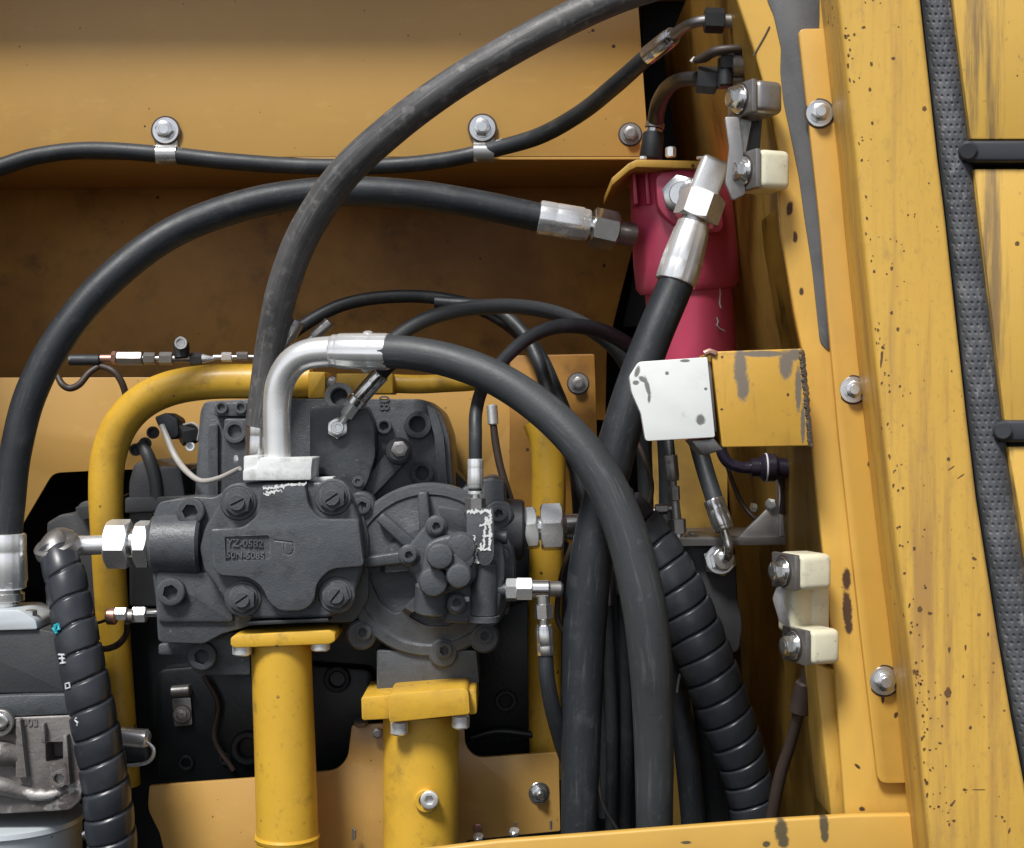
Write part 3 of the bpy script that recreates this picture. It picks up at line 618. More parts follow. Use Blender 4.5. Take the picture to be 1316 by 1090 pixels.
# small elbow hose on top of the bracket
hd = thing('hydraulic_hose', P(838, 205, .12), 'short black hose end with a dark elbow above the filter bracket', 'hose')
cyl(hd, (836, 206, .12), (840, 170, .12), 30, m_rub, name='sleeve', d1=27); cyl(hd, (840, 171, .12), (841, 166, .12), 22, m_zinc, name='collar'); cyl(hd, (841, 165, .12), (842, 158, .12), 25, m_dull, name='collar')
hose('elbow_tube', m_blk, hd, [(842, 160, .12, 21), (846, 135, .09, 21), (857, 114, .03, 20), (874, 103, -.04, 19), (898, 101, -.09, 18)], 20)
nut(hd, (895, 102, -.09), (921, 104, -.09), 30, m_blk)
cyl(hd, (919, 104, -.09), (962, 102, -.09), 22, m_dull, name='port_stub')
pf = thing('port_fitting', P(937, 90, .15), 'dark adapter fitting on the wall between the two elbow hoses', 'fitting')
nut(pf, (925, 80, -.11), (944, 80, -.11), 26, m_blk); cyl(pf, (932, 74, -.11), (932, 112, -.11), 20, m_blk, name='stem'); cyl(pf, (940, 80, -.11), (966, 80, -.11), 34, m_dull, name='flange')
kc = thing('cable', P(930, 70, -.1), 'short dark cable end sticking out above the elbow fitting', 'cable')
hose('sheath', m_grim_shade, kc, [(893, 78, -.1, 8), (905, 74, -.11, 13), (920, 66, -.125, 13), (945, 63, -.13, 11), (970, 66, -.12, 11)], 14)
MB().tube([P(888, 80, -.1), P(892, 75, -.1), P(897, 77, -.1)], .0025, 8).build('wire_end', m_wire, kc)

# ------------------------------------------------------------------ cream hinge blocks on the post
def yawed(c, yaw): return (Matrix.Rotation(R(yaw), 3, 'Z') @ Vector((1, 0, 0)), Matrix.Rotation(R(yaw), 3, 'Z') @ Vector((0, 1, 0)), Z)
def hinge_block(root, px, py, w_, h_, Y, yaw, bmat, blockname='block', side=m_dull, dep=.030):
    c = P(px, py, Y); A_ = yawed(c, yaw); s_ = S(Y)
    MB().obox(c, A_, (w_ * s_ / 2, dep, h_ * s_ / 2)).build(blockname, bmat, root, .0075, 4)
    cl = c - A_[0] * (w_ * s_ / 2 + .0035)
    MB().obox(cl, A_, (.0032, dep * .98, h_ * s_ * .49)).build('side_plate', side, root, .001, 2)
    cl2 = cl - A_[0] * .0032
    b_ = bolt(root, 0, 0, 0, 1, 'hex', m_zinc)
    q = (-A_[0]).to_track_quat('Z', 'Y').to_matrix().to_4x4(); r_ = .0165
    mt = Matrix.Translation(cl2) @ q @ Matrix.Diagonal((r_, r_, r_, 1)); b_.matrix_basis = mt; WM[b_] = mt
    return c, A_
hg = thing('hinge', P(1030, 850, -.2), 'lower cream hinge with two bolted blocks on the yellow post', 'hinge')
hinge_block(hg, 1034, 733, 48, 46, -.225, 20, m_cream, dep=.026); hinge_block(hg, 1046, 828, 44, 45, -.225, 20, m_cream, dep=.026)
MB().obox(P(1022, 780, -.2), yawed(0, 28), (.016, .014, .028)).build('link_block', m_cream, hg, .006, 3)
MB().obox(P(1050, 780, -.195), yawed(0, 10), (.012, .010, .03)).build('link_block', m_cream, hg, .004, 3)
panel('link_plate', rpoly([(998, 755), (1010, 752), (1008, 775), (1016, 806), (1002, 800), (993, 770)], 3), -.232, -.228, m_dull, .001, hg)
hu = thing('hinge', P(960, 240, -.2), 'upper hinge with one grey and one cream block near the red filter', 'hinge')
hinge_block(hu, 974, 130, 40, 42, -.225, 24, m_dull, dep=.026); hinge_block(hu, 982, 222, 44, 50, -.225, 22, m_cream, dep=.026)
panel('link_plate', rpoly([(931, 150), (950, 150), (955, 192), (958, 250), (942, 258), (932, 235), (937, 190)], 4), -.238, -.232, m_dull, .001, hu)
panel('link_web', rpoly([(952, 152), (966, 156), (958, 196), (948, 196)], 2), -.225, -.2, m_dull, .002, hu)
panel('stay', rpoly([(966, 150), (980, 152), (976, 198), (960, 198)], 2), -.2, -.19, m_blk, .002, hu)

# ------------------------------------------------------------------ boolean carving for the few engraved things
def carve(o, bmc):
    me = bpy.data.meshes.new('cutter'); bmesh.ops.recalc_face_normals(bmc, faces=bmc.faces); bmc.to_mesh(me); bmc.free()
    c = bpy.data.objects.new('cutter', me); COL.objects.link(c)
    md = o.modifiers.new('cut', 'BOOLEAN'); md.operation = 'DIFFERENCE'; md.solver = 'EXACT'; md.object = c
    bpy.context.view_layer.update()
    dg = bpy.context.evaluated_depsgraph_get(); ev = bpy.data.meshes.new_from_object(o.evaluated_get(dg))
    o.modifiers.clear(); o.data = ev; bpy.data.objects.remove(c); bpy.data.meshes.remove(me)
    ev.polygons.foreach_set('use_smooth', [True] * len(ev.polygons)); ev.set_sharp_from_angle(angle=R(30))
def text_mesh(body, size, depth, mtx, name, mat, parent):
    cu = bpy.data.curves.new('t', 'FONT'); cu.body = body; cu.size = size; cu.extrude = depth; cu.align_x = 'CENTER'; cu.align_y = 'CENTER'; cu.resolution_u = 3; cu.offset = size * .012
    t = bpy.data.objects.new('t', cu); COL.objects.link(t); bpy.context.view_layer.update()
    me = bpy.data.meshes.new_from_object(t.evaluated_get(bpy.context.evaluated_depsgraph_get())); bpy.data.objects.remove(t)
    me.materials.clear(); me.materials.append(mat); me.transform(mtx); return link(name, me, parent)
FACE = Matrix.Rotation(R(90), 4, 'X')                 # text plane facing the camera side (-Y)

# ================================================================== the pump
pu = thing('hydraulic_pump', P(440, 880, .05), 'grey cast hydraulic pump with cross-shaped cover and round end cover', 'pump')
rh = panel('rear_housing', rpoly([(257, 530), (262, 516), (340, 512), (545, 513), (566, 530), (577, 560), (584, 640), (600, 820), (230, 830), (250, 640)], 8, 3), .075, .3, m_cast, .004, pu)
for (a, Yf) in (([(268, 545), (280, 545), (280, 640), (266, 640)], .066), ([(288, 538), (346, 538), (346, 640), (286, 640)], .058), ([(275, 518), (322, 516), (322, 535), (275, 535)], .06)): panel('boss_pad', rpoly(a, 4), Yf, .09, m_cast, .002, pu)
panel('ribbed_edge', rpoly([(548, 520), (560, 528), (570, 560), (576, 640), (566, 640), (558, 560)], 2), .062, .09, m_cast, .002, pu)
fp = panel('side_cover', rpoly([(398, 522), (470, 520), (481, 545), (483, 585), (472, 622), (459, 641, 14), (441, 634, 10), (430, 614, 6), (398, 608)], 8, 5), .03, .08, m_cast, .004, pu)
panel('link_arm', rpoly([(505, 570), (526, 590), (468, 650), (450, 640)], 8, 4), .045, .08, m_cast, .003, pu)
for x, y, r, k, Y, ax_ in ((303, 555, 15, 'bush', .058, (0, -1, 0)), (437, 512, 19, 'bush', .07, (0, -1, .2)), (537, 546, 18, 'bush', .07, (0, -1, 0)), (494, 548, 10, 'bush', .07, (0, -1, 0)), (543, 608, 15, 'bush', .07, (0, -1, 0)), (285, 524, 8, 'bush', .06, (0, -1, 0)), (310, 524, 8, 'bush', .06, (0, -1, 0))):
    bolt(rh, x, y, Y, r, k, m_cast, ax_, name='port_boss')
bolt(fp, 460, 619, .03, 7, 'socket', m_cast, h=.4, name='screw')
cyl(pu, (512, 582, .075), (513, 579, .01), 34, m_castd, name='stud_boss'); bolt(pu, 514, 577, .012, 11, 'plainhex', m_dull, name='stud')
text_mesh('08', .020, .0012, Matrix.Translation(P(493, 518, .0745)) @ Matrix.Rotation(R(90), 4, 'Y') @ FACE, 'cast_number', m_cast, pu)

# left valve block with its cover
vb = panel('valve_block', rpoly([(204, 645), (250, 638), (276, 640), (300, 622), (430, 616), (462, 640), (474, 690), (474, 770), (455, 800), (330, 802), (285, 815), (262, 828), (203, 826), (200, 770), (196, 740), (196, 665)], 7, 3), -.015, .12, m_cast, .005, pu, seg=3)
panel('side_step', rpoly([(200, 735), (292, 735), (300, 800), (202, 800)], 6), -.022, .05, m_cast, .004, pu)
panel('foot', rpoly([(203, 828), (292, 812), (322, 812), (322, 868), (250, 868, 16), (236, 842, 8), (203, 842)], 4), .02, .1, m_cast, .004, pu)
cv = panel('front_cover', rpoly([(256, 705), (262, 680), (288, 630, 12), (302, 621, 8), (427, 618, 10), (448, 632, 10), (462, 668), (467, 730), (453, 772, 10), (440, 785, 8), (422, 794), (324, 796), (292, 780, 12), (278, 755, 8), (262, 735)], 6, 4), -.048, -.01, m_cast, .005, pu, seg=3)
cross = [(270, 680, 4), (312, 678, 8), (334, 660, 12), (336, 624, 3), (392, 621, 3), (397, 652, 12), (412, 667, 8), (461, 667, 5), (468, 728, 6), (424, 732, 10), (407, 750, 10), (404, 774, 10), (390, 785, 8), (360, 786, 8), (345, 775, 8), (337, 755, 10), (320, 743, 8), (282, 740, 5), (273, 729, 5)]
rc = panel('raised_cross', rpoly(cross, 5, 5), -.064, -.044, m_cast, .0035, pu, seg=3)
cut = MB().prism(rpoly([(285, 691), (343, 689), (345, 720), (287, 724)], 3, 3), -.08, -.0605); carve(rc, cut.bm)
p_pts = [P(x, y, -.064) for x, y in ((352, 694.5), (362, 695.5), (377, 697.5))]; cut = MB().tube(p_pts, .0016, 8)
arc = [P(376.5, 697.5, -.064), P(377.5, 704, -.064), P(376, 710, -.064), P(371, 713, -.064), P(366.5, 711, -.064), P(365, 704, -.064), P(365.5, 697, -.064)]
carve(rc, cut.bm); cut = MB().tube(spline([(p, .0014) for p in arc], 4)[0], .0014, 8); carve(rc, cut.bm)
text_mesh('YZ-0582', .0128, .0016, Matrix.Translation(P(315, 698.5, -.0615)) @ Matrix.Rotation(R(2), 4, 'Y') @ FACE, 'cast_number', m_cast, rc)
text_mesh('50N-5085', .0118, .0016, Matrix.Translation(P(315.5, 714, -.0615)) @ Matrix.Rotation(R(2), 4, 'Y') @ FACE, 'cast_number', m_cast, rc)
for x, y in ((307, 645), (428, 639), (313, 769), (433, 764)):
    crowned(cv, 'bolt_seat', m_cast, x, y, -.046, 20, [(0, 24), (3, 24), (5, 22), (5, 0)], 32)
    bolt(cv, x, y, -.050, 19, 'slot', m_cast, roll=random.uniform(-.3, .3))
for x, y, Y in ((247, 657, -.015), (222, 760, -.022), (262, 842, .02)): bolt(vb, x, y, Y, 18, 'socket', m_cast, name='socket_screw', h=.8)
def stroke(m, pts, w_, Y):                              # a ragged dab of flaked paint
    a, b = Vector(pts[0]), Vector(pts[1]); n_ = max(3, int((b - a).length / 1.6)); d = (b - a).normalized(); nn = Vector((-d.y, d.x)); up_, dn_ = [], []
    for i in range(n_ + 1):
        c = a + (b - a) * (i / n_) + nn * random.uniform(-.25, .25) * w_; k = random.uniform(.15, 1) * w_ / 2
        up_.append(tuple(c + nn * k)); dn_.append(tuple(c - nn * random.uniform(.15, 1) * w_ / 2))
    m.prism(up_ + dn_[::-1], Y - .0004, Y + .0004)
m = MB()
for q, w_ in ((((338, 628), (366, 625)), 6), (((342, 634), (362, 630)), 6), (((366, 624), (394, 622)), 5), (((338, 634), (346, 636)), 4)): stroke(m, q, w_, -.0642)
o_ = m.build('paint_flakes', m_paintw, rc); o_['kind'] = 'stuff'
panel('paint_ridge', rpoly([(398, 614), (428, 613), (428, 619), (398, 620)], 1), -.03, .0, m_paintw, .001, pu)
# left port: boss, nuts, tube to the wrapped hose (the boss belongs to the pump)
cyl(pu, (262, 699, -.002), (197, 699, -.002), 84, m_cast, name='port_barrel', d1=78)

# round end cover
ec = MB(); s0 = S(-.01)
ec.lathe(P(553, 730, .02), Vector((0, -1, 0)), [(0, 112 * s0), (.026, 112 * s0), (.030, 109 * s0), (.031, 98 * s0), (.0285, 95 * s0), (.0285, 91 * s0), (.036, 62 * s0), (.046, 55 * s0), (.047, 0)], 72)
ecv = ec.build('end_cover', m_cast, pu)
cut = MB().prism(rpoly([(466, 742), (528, 736), (540, 762), (506, 798), (484, 782)], 8, 4), -.06, .004); carve(ecv, cut.bm)
cut = MB().prism(rpoly([(520, 798), (548, 775), (600, 800), (572, 812), (545, 812)], 6, 4), -.06, -.002); carve(ecv, cut.bm)
for x, y in ((466, 650), (467, 812), (571, 835), (623, 816), (641, 660)):
    crowned(pu, 'cover_lug', m_cast, x, y, .02, 17, [(0, 19), (28, 19), (31, 16), (31, 0)], 28); bolt(ecv, x, y, -.010, 11, 'socket', m_cast, name='socket_screw', h=.7)
for (x0, y0, x1, y1, w0) in ((543, 632, 547, 690, 13), (487, 664, 531, 703, 14), (462, 724, 525, 716, 14)):
    a = Vector((x0, y0)); b = Vector((x1, y1)); d = (b - a).normalized(); nn = Vector((-d.y, d.x)) * (w0 / 2)
    panel('rib', [tuple(a + nn), tuple(b + nn * 1.2), tuple(b - nn * 1.2), tuple(a - nn)], -.034, .0, m_cast, .003, pu, seg=3)
panel('raised_sector', rpoly([(562, 650), (596, 656), (604, 683), (572, 684)], 6), -.022, .01, m_cast, .002, pu)
panel('lower_neck', rpoly([(484, 836), (612, 836), (616, 878), (610, 886), (484, 888)], 3), -.004, .08, m_cast, .003, pu)
panel('right_housing', rpoly([(592, 628), (632, 612), (650, 620), (652, 700), (655, 790), (600, 800)], 6), -.005, .12, m_cast, .004, pu)
panel('corner_pad', rpoly([(620, 616), (648, 616), (648, 650), (620, 650)], 3), -.01, .05, m_cast, .002, pu)
cyl(pu, (622, 681, .03), (674, 681, .03), 84, m_castd, name='port_barrel', d1=78)
# regulator (small gear housing) on the end cover
rg = panel('regulator_base', rpoly([(513, 716, 10), (522, 704, 6), (552, 668, 8), (566, 664, 8), (580, 684, 6), (606, 690), (646, 700, 8), (650, 730, 8), (640, 795), (600, 802), (572, 800, 8), (540, 786, 6), (535, 745, 5), (524, 733, 8)], 6, 4), -.078, -.03, m_cast, .004, pu, seg=3)
panel('regulator_body', rpoly([(545, 700), (565, 690), (606, 684), (614, 700), (612, 745), (600, 756), (556, 768), (540, 750)], 10, 4), -.1, -.07, m_cast, .005, pu, seg=3)
for x, y, r, Yf in ((567, 712, 17, -.127), (591, 737, 16, -.1262), (593, 703, 19, -.1125), (594, 715, 17, -.1110), (558, 746, 19, -.1118)):
    crowned(pu, 'regulator_lobe', m_cast, x, y, -.09, r, [(0, r + 1), ((-.09 - Yf) * 1000 - 4, r), ((-.09 - Yf) * 1000 - 1, r - 2), ((-.09 - Yf) * 1000, r - 5), ((-.09 - Yf) * 1000, 0)], 36)
panel('lobe_bridge', rpoly([(567, 700), (600, 725), (592, 748), (560, 722)], 4), -.118, -.08, m_cast, .004, pu)
cyl(pu, (557, 750, -.075), (555, 787, -.07), 46, m_cast, name='lower_barrel'); nut(pu, (562, 782, -.072), (562, 792, -.07), 26, m_cast, name='drain_plug'); nut(pu, (563, 792, -.072), (563, 798, -.07), 18, m_cast, name='drain_plug')
for x, y, r in ((561, 676, 10), (526, 713, 10), (587, 774, 11)):
    crowned(rg, 'lug', m_cast, x, y, -.07, r, [(0, r + 4), (11, r + 4), (14, r + 1), (14, 0)], 28); bolt(rg, x, y, -.084, r, 'socket', m_cast, name='socket_screw', h=.8)
bolt(pu, 643, 714, -.03, 11, 'socket', m_cast, name='socket_screw'); cyl(pu, (628, 691, -.03), (652, 691, -.03), 17, m_cast, name='side_pin')
MB().obox(P(598, 770, -.08), (Vector((1, 0, 0)), Vector((0, 1, 0)), Z), (.005, .003, .003)).build('paint_dab', m_paintw, pu, .001)
# vertical pilot valve
pv = panel('pilot_valve', rpoly([(599, 655), (634, 653), (635, 716, 8), (628, 728, 8), (616, 726, 6), (612, 710), (600, 700)], 3, 3), -.1, -.06, m_cast, .004, pu)
cyl(pu, (622, 720, -.08), (622, 793, -.075), 33, m_cast, name='valve_barrel', d1=35); cyl(pu, (622, 791, -.075), (622, 799, -.075), 40, m_cast, name='valve_foot')
m = MB()
for q, w_ in ((((600, 658), (631, 657)), 7), (((630, 660), (629, 707)), 5), (((624, 664), (621, 706)), 4), (((609, 688), (613, 724)), 5), (((612, 706), (631, 706)), 4), (((616, 676), (630, 672)), 4), (((620, 690), (630, 688)), 4), (((617, 698), (619, 708)), 4), (((610, 722), (616, 723)), 4), (((626, 664), (632, 690)), 4)): stroke(m, q, w_, -.1002 - random.uniform(0, .0006))
o_ = m.build('paint_flakes', m_paintw, pv); o_['kind'] = 'stuff'

# ------------------------------------------------------------------ pilot hose into the valve
hp = thing('hydraulic_hose', P(611, 655, -.075), 'short black hose with a white ferrule plugged into the pilot valve top', 'hose')
hose('rubber', m_rub, hp, [(611, 596, -.078, 17), (611, 560, -.075, 17), (612, 528, -.06, 17), (622, 496, -.03, 17), (648, 462, .02, 17), (680, 434, .06, 18), (716, 420, .09, 19), (756, 421, .12, 20), (792, 434, .15, 20), (822, 458, .18, 20), (846, 500, .21, 20), (856, 600, .24, 20), (856, 740, .26, 20), (856, 1000, .28, 20)], 18)
ferrule(hp, (611, 590, -.078), (611, 628, -.08), 21); cyl(hp, (611, 626, -.08), (611, 632, -.08), 17, m_blk, name='ring'); cyl(hp, (611, 631, -.08), (611, 635, -.08), 19, m_zincw, name='collar'); cyl(hp, (611, 634, -.08), (611, 642, -.08), 10, m_zincw, name='neck')
nut(hp, (611, 640, -.08), (611, 656, -.08), 23, m_dull)

# tee fitting and hose under it
hl = thing('hydraulic_hose', P(700, 960, -.06), 'black hose hanging from a silver tee fitting right of the pump', 'hose')
cyl(hl, (626, 758, -.07), (652, 758, -.07), 18, m_cast, name='stub'); nut(hl, (650, 758, -.07), (664, 758, -.07), 26); nut(hl, (663, 757, -.07), (684, 757, -.07), 28, rot=.4)
cyl(hl, (683, 757, -.07), (706, 757, -.07), 23, m_zinc, name='tee_body'); cyl(hl, (704, 757, -.07), (723, 757, -.068), 20, m_dull, name='cap', bev=.2)
cyl(hl, (697, 760, -.07), (698, 782, -.07), 18, m_zinc, name='tee_branch'); nut(hl, (698, 776, -.07), (699, 795, -.07), 21, m_zinc, rot=.5); cyl(hl, (699, 793, -.07), (699, 805, -.07), 13, m_zinc, name='neck')
ferrule(hl, (701, 842, -.07), (699, 803, -.07), 23, m_zinc)
hose('rubber', m_rub, hl, [(701, 836, -.07, 19), (703, 870, -.07, 20), (710, 910, -.06, 21), (722, 955, -.04, 21), (740, 1010, -.01, 21), (752, 1080, .01, 21)], 18)

# right suction nuts
rt = thing('pipe_coupling', P(700, 720, .03), 'pair of bright hex nuts and tube on the right port of the pump', 'fitting')
nut(rt, (674, 680, .03), (691, 678, .03), 50, m_zincw, rot=.28); cyl(rt, (690, 678, .03), (697, 678, .03), 32, m_zinc, name='thread'); nut(rt, (695, 678, .03), (723, 677, .03), 56, m_zincw, rot=.30); cyl(rt, (722, 677, .03), (790, 676, .04), 33, m_zinc, name='tube')

# ------------------------------------------------------------------ spiral-wrapped hoses
def wrap_hose(name, parent, ctrl, pitch, mat, groove=.10, tilt=1.0, n=44):
    p, r = path(ctrl, 40); 
    L = [0]
    for i in range(1, len(p)): L.append(L[-1] + (p[i] - p[i - 1]).length)
    step = .0011; N = int(L[-1] / step); q = []; k = 0
    for i in range(N + 1):
        d = i * L[-1] / N
        while k < len(L) - 2 and L[k + 1] < d: k += 1
        f = (d - L[k]) / max(1e-9, L[k + 1] - L[k]); q.append((p[k].lerp(p[k + 1], f), r[k] + (r[k + 1] - r[k]) * f, d))
    fr = frames([a for a, _, _ in q]); m = MB(); prev = None
    for (pt, T, X, Yv), (_, rad, d) in zip(fr, q):
        rg_ = []
        for j in range(n):
            th_ = 2 * math.pi * j / n
            u = (d / pitch - th_ / (2 * math.pi) * tilt + .05 * mnoise.noise(Vector((math.cos(th_), math.sin(th_), d * 40)))) % 1.0
            e = min(u, 1 - u); prof_ = 1 - groove * max(0, 1 - e / .07) ** .7 + .035 * math.sin(math.pi * min(1, u / .93)) - .03 * u
            rg_.append(m.bm.verts.new(pt + (X * math.cos(th_) + Yv * math.sin(th_)) * rad * prof_))
        if prev: m.skin(prev, rg_)
        else: m.face(rg_[::-1])
        prev = rg_
    m.face(prev); return m.build(name, mat, parent, ang=50)
hw = thing('wrapped_hose', P(130, 1090, -.05), 'left hose in black spiral wrap with small white print, below a silver elbow', 'hose', 'spiral-wrapped hoses')
gctrl = [(70, 706, -.02, 44), (82, 735, -.035, 52), (92, 785, -.05, 55), (103, 840, -.06, 57), (114, 895, -.065, 59), (125, 950, -.065, 61), (135, 1010, -.06, 62), (143, 1075, -.05, 63), (148, 1140, -.04, 63)]
wrap_hose('spiral_wrap', hw, gctrl, .0335, m_wrap)
hose('elbow', m_dull, hw, [(96, 695, -.005, 26), (80, 697, -.01, 40), (72, 706, -.02, 43), (76, 722, -.03, 44)], 26)
crowned(hw, 'collar', m_dull, 74, 704, -.02, 27, [(-9, 26), (-6, 29), (5, 29), (8, 26)], 40, axis=(.25, .45, -1)); 
hose('elbow_tube', m_zincw, hw, [(142, 700, .0, 25), (115, 701, -.0, 25), (98, 702, -.004, 26), (84, 706, -.012, 26)], 26)
nut(hw, (168, 699, -.002), (138, 699, -.002), 57, m_zincw, rot=.35); cyl(hw, (176, 699, -.002), (166, 699, -.002), 40, m_zinc, name='thread'); nut(hw, (194, 699, -.002), (175, 699, -.002), 54, m_zincw, rot=.35); cyl(hw, (200, 699, -.002), (193, 699, -.002), 44, m_dull, name='washer')
# print marks riding on the wrap surface
gp, gr_ = path(gctrl, 14)
def on_wrap(px, py):
    best = min(range(len(gp)), key=lambda i: abs((545 - gp[i].z / S(gp[i].y)) - py)); c = gp[best]; r_ = gr_[best] * 1.035
    dx = (px - 658) * S(c.y - r_ * .8) - c.x; dx = max(-r_ * .95, min(r_ * .95, dx)); return Vector((c.x + dx, c.y - math.sqrt(r_ * r_ - dx * dx) - .0004, (545 - py) * S(c.y - r_ * .8)))
def mark(pts, mat, rad, name): MB().tube([on_wrap(*p) for p in pts], rad, 6).build(name, mat, hw)
for k, q in enumerate((((70, 805), (76, 802), (77, 808), (71, 812), (72, 804)), ((67, 808), (74, 814)))): mark(q, m_cyan, .0022, 'paint_mark')
for q in (((74, 842), (84, 841)), ((75, 847), (84, 846)), ((77, 853), (85, 851)), ((80, 841), (81, 853)), ((84, 886), (84, 879), (90, 877), (91, 883), (86, 885)), ((99, 922), (97, 925), (101, 928), (100, 932))): mark(q, m_pwhite, .0012, 'printed_mark')
hv = thing('wrapped_hose', P(975, 1050, 0), 'right hose in glossy black spiral wrap running down to the sill', 'hose', 'spiral-wrapped hoses')
wrap_hose('spiral_wrap', hv, [(775, 636, .06, 56), (805, 660, .055, 60), (834, 695, .045, 66), (864, 750, .035, 72), (893, 815, .03, 74), (919, 880, .03, 72), (940, 938, .035, 68), (957, 990, .045, 63), (968, 1040, .05, 60), (975, 1110, .055, 58)], .030, m_wrap, groove=.12)

# ------------------------------------------------------------------ yellow pipes
yp = thing('yellow_pipe', P(150, 940, .14), 'bent yellow pipe curving over the left side of the pump', 'pipe', 'yellow painted pipes')
hose('pipe', m_pipe, yp, [(160, 1010, .15, 41), (152, 900, .15, 41), (145, 800, .15, 42), (139, 700, .15, 43), (136, 630, .15, 44), (140, 585, .15, 45), (155, 546, .147, 45), (182, 517, .142, 45), (220, 499, .136, 45), (270, 491, .13, 45), (330, 490, .13, 45), (400, 490, .13, 45)], 30, 16)
yq = thing('yellow_pipe', P(520, 500, .14), 'short yellow manifold pipe tapering right behind the silver elbow', 'pipe', 'yellow painted pipes')
panel('flange', rpoly([(396, 478), (418, 478), (418, 512), (396, 512)], 2), .10, .17, m_pipe, .002, yq); panel('flange', rpoly([(432, 480), (505, 480), (505, 506), (432, 506)], 3), .095, .17, m_pipe, .003, yq)
bolt(yq, 427, 492, .11, 8, 'hex', m_dull); hose('pipe', m_pipe, yq, [(500, 493, .13, 24), (540, 494, .13, 24), (590, 492, .135, 23), (640, 492, .15, 22), (680, 515, .17, 26)], 22)
yr = thing('yellow_pipe', P(705, 960, .16), 'upright yellow pipe half hidden by hoses right of the pump', 'pipe', 'yellow painted pipes')
hose('pipe', m_pipe, yr, [(690, 540, .16, 38), (703, 575, .16, 43), (705, 640, .16, 44), (702, 720, .16, 44), (700, 800, .16, 44), (700, 900, .16, 42), (702, 1000, .16, 42)], 26)
yd = thing('yellow_pipe', P(368, 1085, .0), 'slim vertical yellow pipe with flange below the cross-shaped cover', 'pipe', 'yellow painted pipes')
hose('pipe', m_pipe, yd, [(361, 820, .0, 77), (363, 880, .0, 77), (366, 960, .0, 78), (369, 1060, .0, 79), (371, 1150, .0, 79)], 44)
hose('weld_ring', m_pipe, yd, [(369, 1072, .0, 81), (369, 1075, .0, 84), (369, 1079, .0, 81)], 44, 5)
panel('flange', rpoly([(296, 820), (303, 816), (424, 810), (431, 814), (431, 824), (424, 828), (302, 833), (296, 830)], 3), -.046, .04, m_pipe, .002, yd)
panel('gasket', [(318, 799), (421, 795), (423, 799), (318, 804)], -.05, .05, m_blk, .0005, yd)
for x, y in ((311, 836), (412, 830)): cyl(yd, (x, y - 8, -.030), (x, y + 6, -.030), 25, m_zincw, name='bolt', bev=.12)
ye = thing('yellow_pipe', P(540, 1085, -.01), 'thick vertical yellow pipe with heavy flange and drain plug', 'pipe', 'yellow painted pipes')
hose('pipe', m_pipe, ye, [(541, 915, -.005, 97), (541, 980, -.005, 97), (541, 1060, -.005, 97), (541, 1150, -.005, 97)], 48)
panel('flange', rpoly([(498, 892, 8), (602, 884, 10), (604, 918, 4), (500, 929, 4)], 4, 4), -.082, .0, m_pipe, .0025, ye, seg=2)
panel('flange_back', rpoly([(464, 896, 4), (612, 886, 4), (613, 918, 4), (465, 926, 4)], 4, 4), -.056, .06, m_pipe, .0025, ye, seg=2)
for x, y in ((513, 936), (592, 928)): cyl(ye, (x, y - 10, -.062), (x, y + 8, -.062), 23, m_zincw, name='bolt', bev=.12)
bolt(ye, 548, 1028, -.052, 15, 'bush', m_pipe, name='plug_boss', h=1); bolt(ye, 552, 1027, -.058, 11.5, 'socket', m_zincw, name='drain_plug', h=.6)

# bottom bracket plate
bb = thing('mount_bracket', P(460, 1085, .08), 'flat yellow mounting bracket with two arms and a stud behind the pipes', 'bracket')
panel('plate', rpoly([(192, 1010, 2), (330, 1000), (432, 990, 10), (447, 975, 10), (452, 932, 4), (490, 930), (596, 928, 3), (598, 960, 10), (612, 974, 10), (718, 967, 2), (720, 1068, 2), (600, 1080), (560, 1150), (225, 1150), (205, 1070), (190, 1040, 8)], 2, 4), .08, .088, m_panel, .0012, bb)
bolt(bb, 693, 1019, .08, 14, 'stud', m_zinc, axis=(.12, -1, 0)); bolt(bb, 464, 932, .07, 9, 'plainhex', m_dull, name='bolt', axis=(0, -.3, 1)); bolt(bb, 485, 942, .07, 7, 'plainhex', m_dull)
bolt(bb, 614, 1063, .08, 6, 'plainhex', m_copper, name='rivet')
for x, y, h_ in ((454, 1080, 16), (456, 1078, 12), (662, 1068, 12), (708, 1066, 12)): cyl(bb, (x, y, .06), (x, y - h_, .06), 3.5, m_dull, name='pin')
for x, y in ((661, 1071), (615, 1078)): bolt(bb, x, y, .05, 7, 'plainhex', m_zincw, axis=(0, -.5, 1), name='nut')

# ------------------------------------------------------------------ engine behind
en = thing('engine_block', P(400, 1090, .3), 'black engine housing in deep shade behind and below the pump', 'engine')
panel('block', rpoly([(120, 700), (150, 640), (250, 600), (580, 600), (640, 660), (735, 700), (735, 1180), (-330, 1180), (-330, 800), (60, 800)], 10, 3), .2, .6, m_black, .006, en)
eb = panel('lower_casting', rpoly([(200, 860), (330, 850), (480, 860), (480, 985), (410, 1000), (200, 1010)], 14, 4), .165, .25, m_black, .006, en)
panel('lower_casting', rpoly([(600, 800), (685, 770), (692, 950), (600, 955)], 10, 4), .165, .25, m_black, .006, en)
hose('flange_lip', m_black, en, [(605, 948, .15, 9), (640, 940, .15, 9), (690, 945, .15, 9)], 12)
for x, y, r in ((434, 872, 17), (320, 960, 22), (650, 900, 14), (240, 980, 10), (290, 975, 8)): bolt(en, x, y, .165, r, 'bush', m_black, name='boss')
panel('arm_casting', rpoly([(60, 672), (78, 661), (95, 660), (101, 648), (108, 644), (140, 642), (140, 780), (100, 790), (58, 790)], 4), .17, .3, m_castd, .004, en)
panel('arm_step', rpoly([(96, 652), (130, 646), (130, 665), (104, 668)], 3), .155, .2, m_castd, .003, en)
panel('pedestal', rpoly([(165, 620), (172, 596), (188, 590), (205, 600), (232, 598), (238, 636), (238, 780), (165, 780)], 6), .15, .3, m_castd, .004, en)
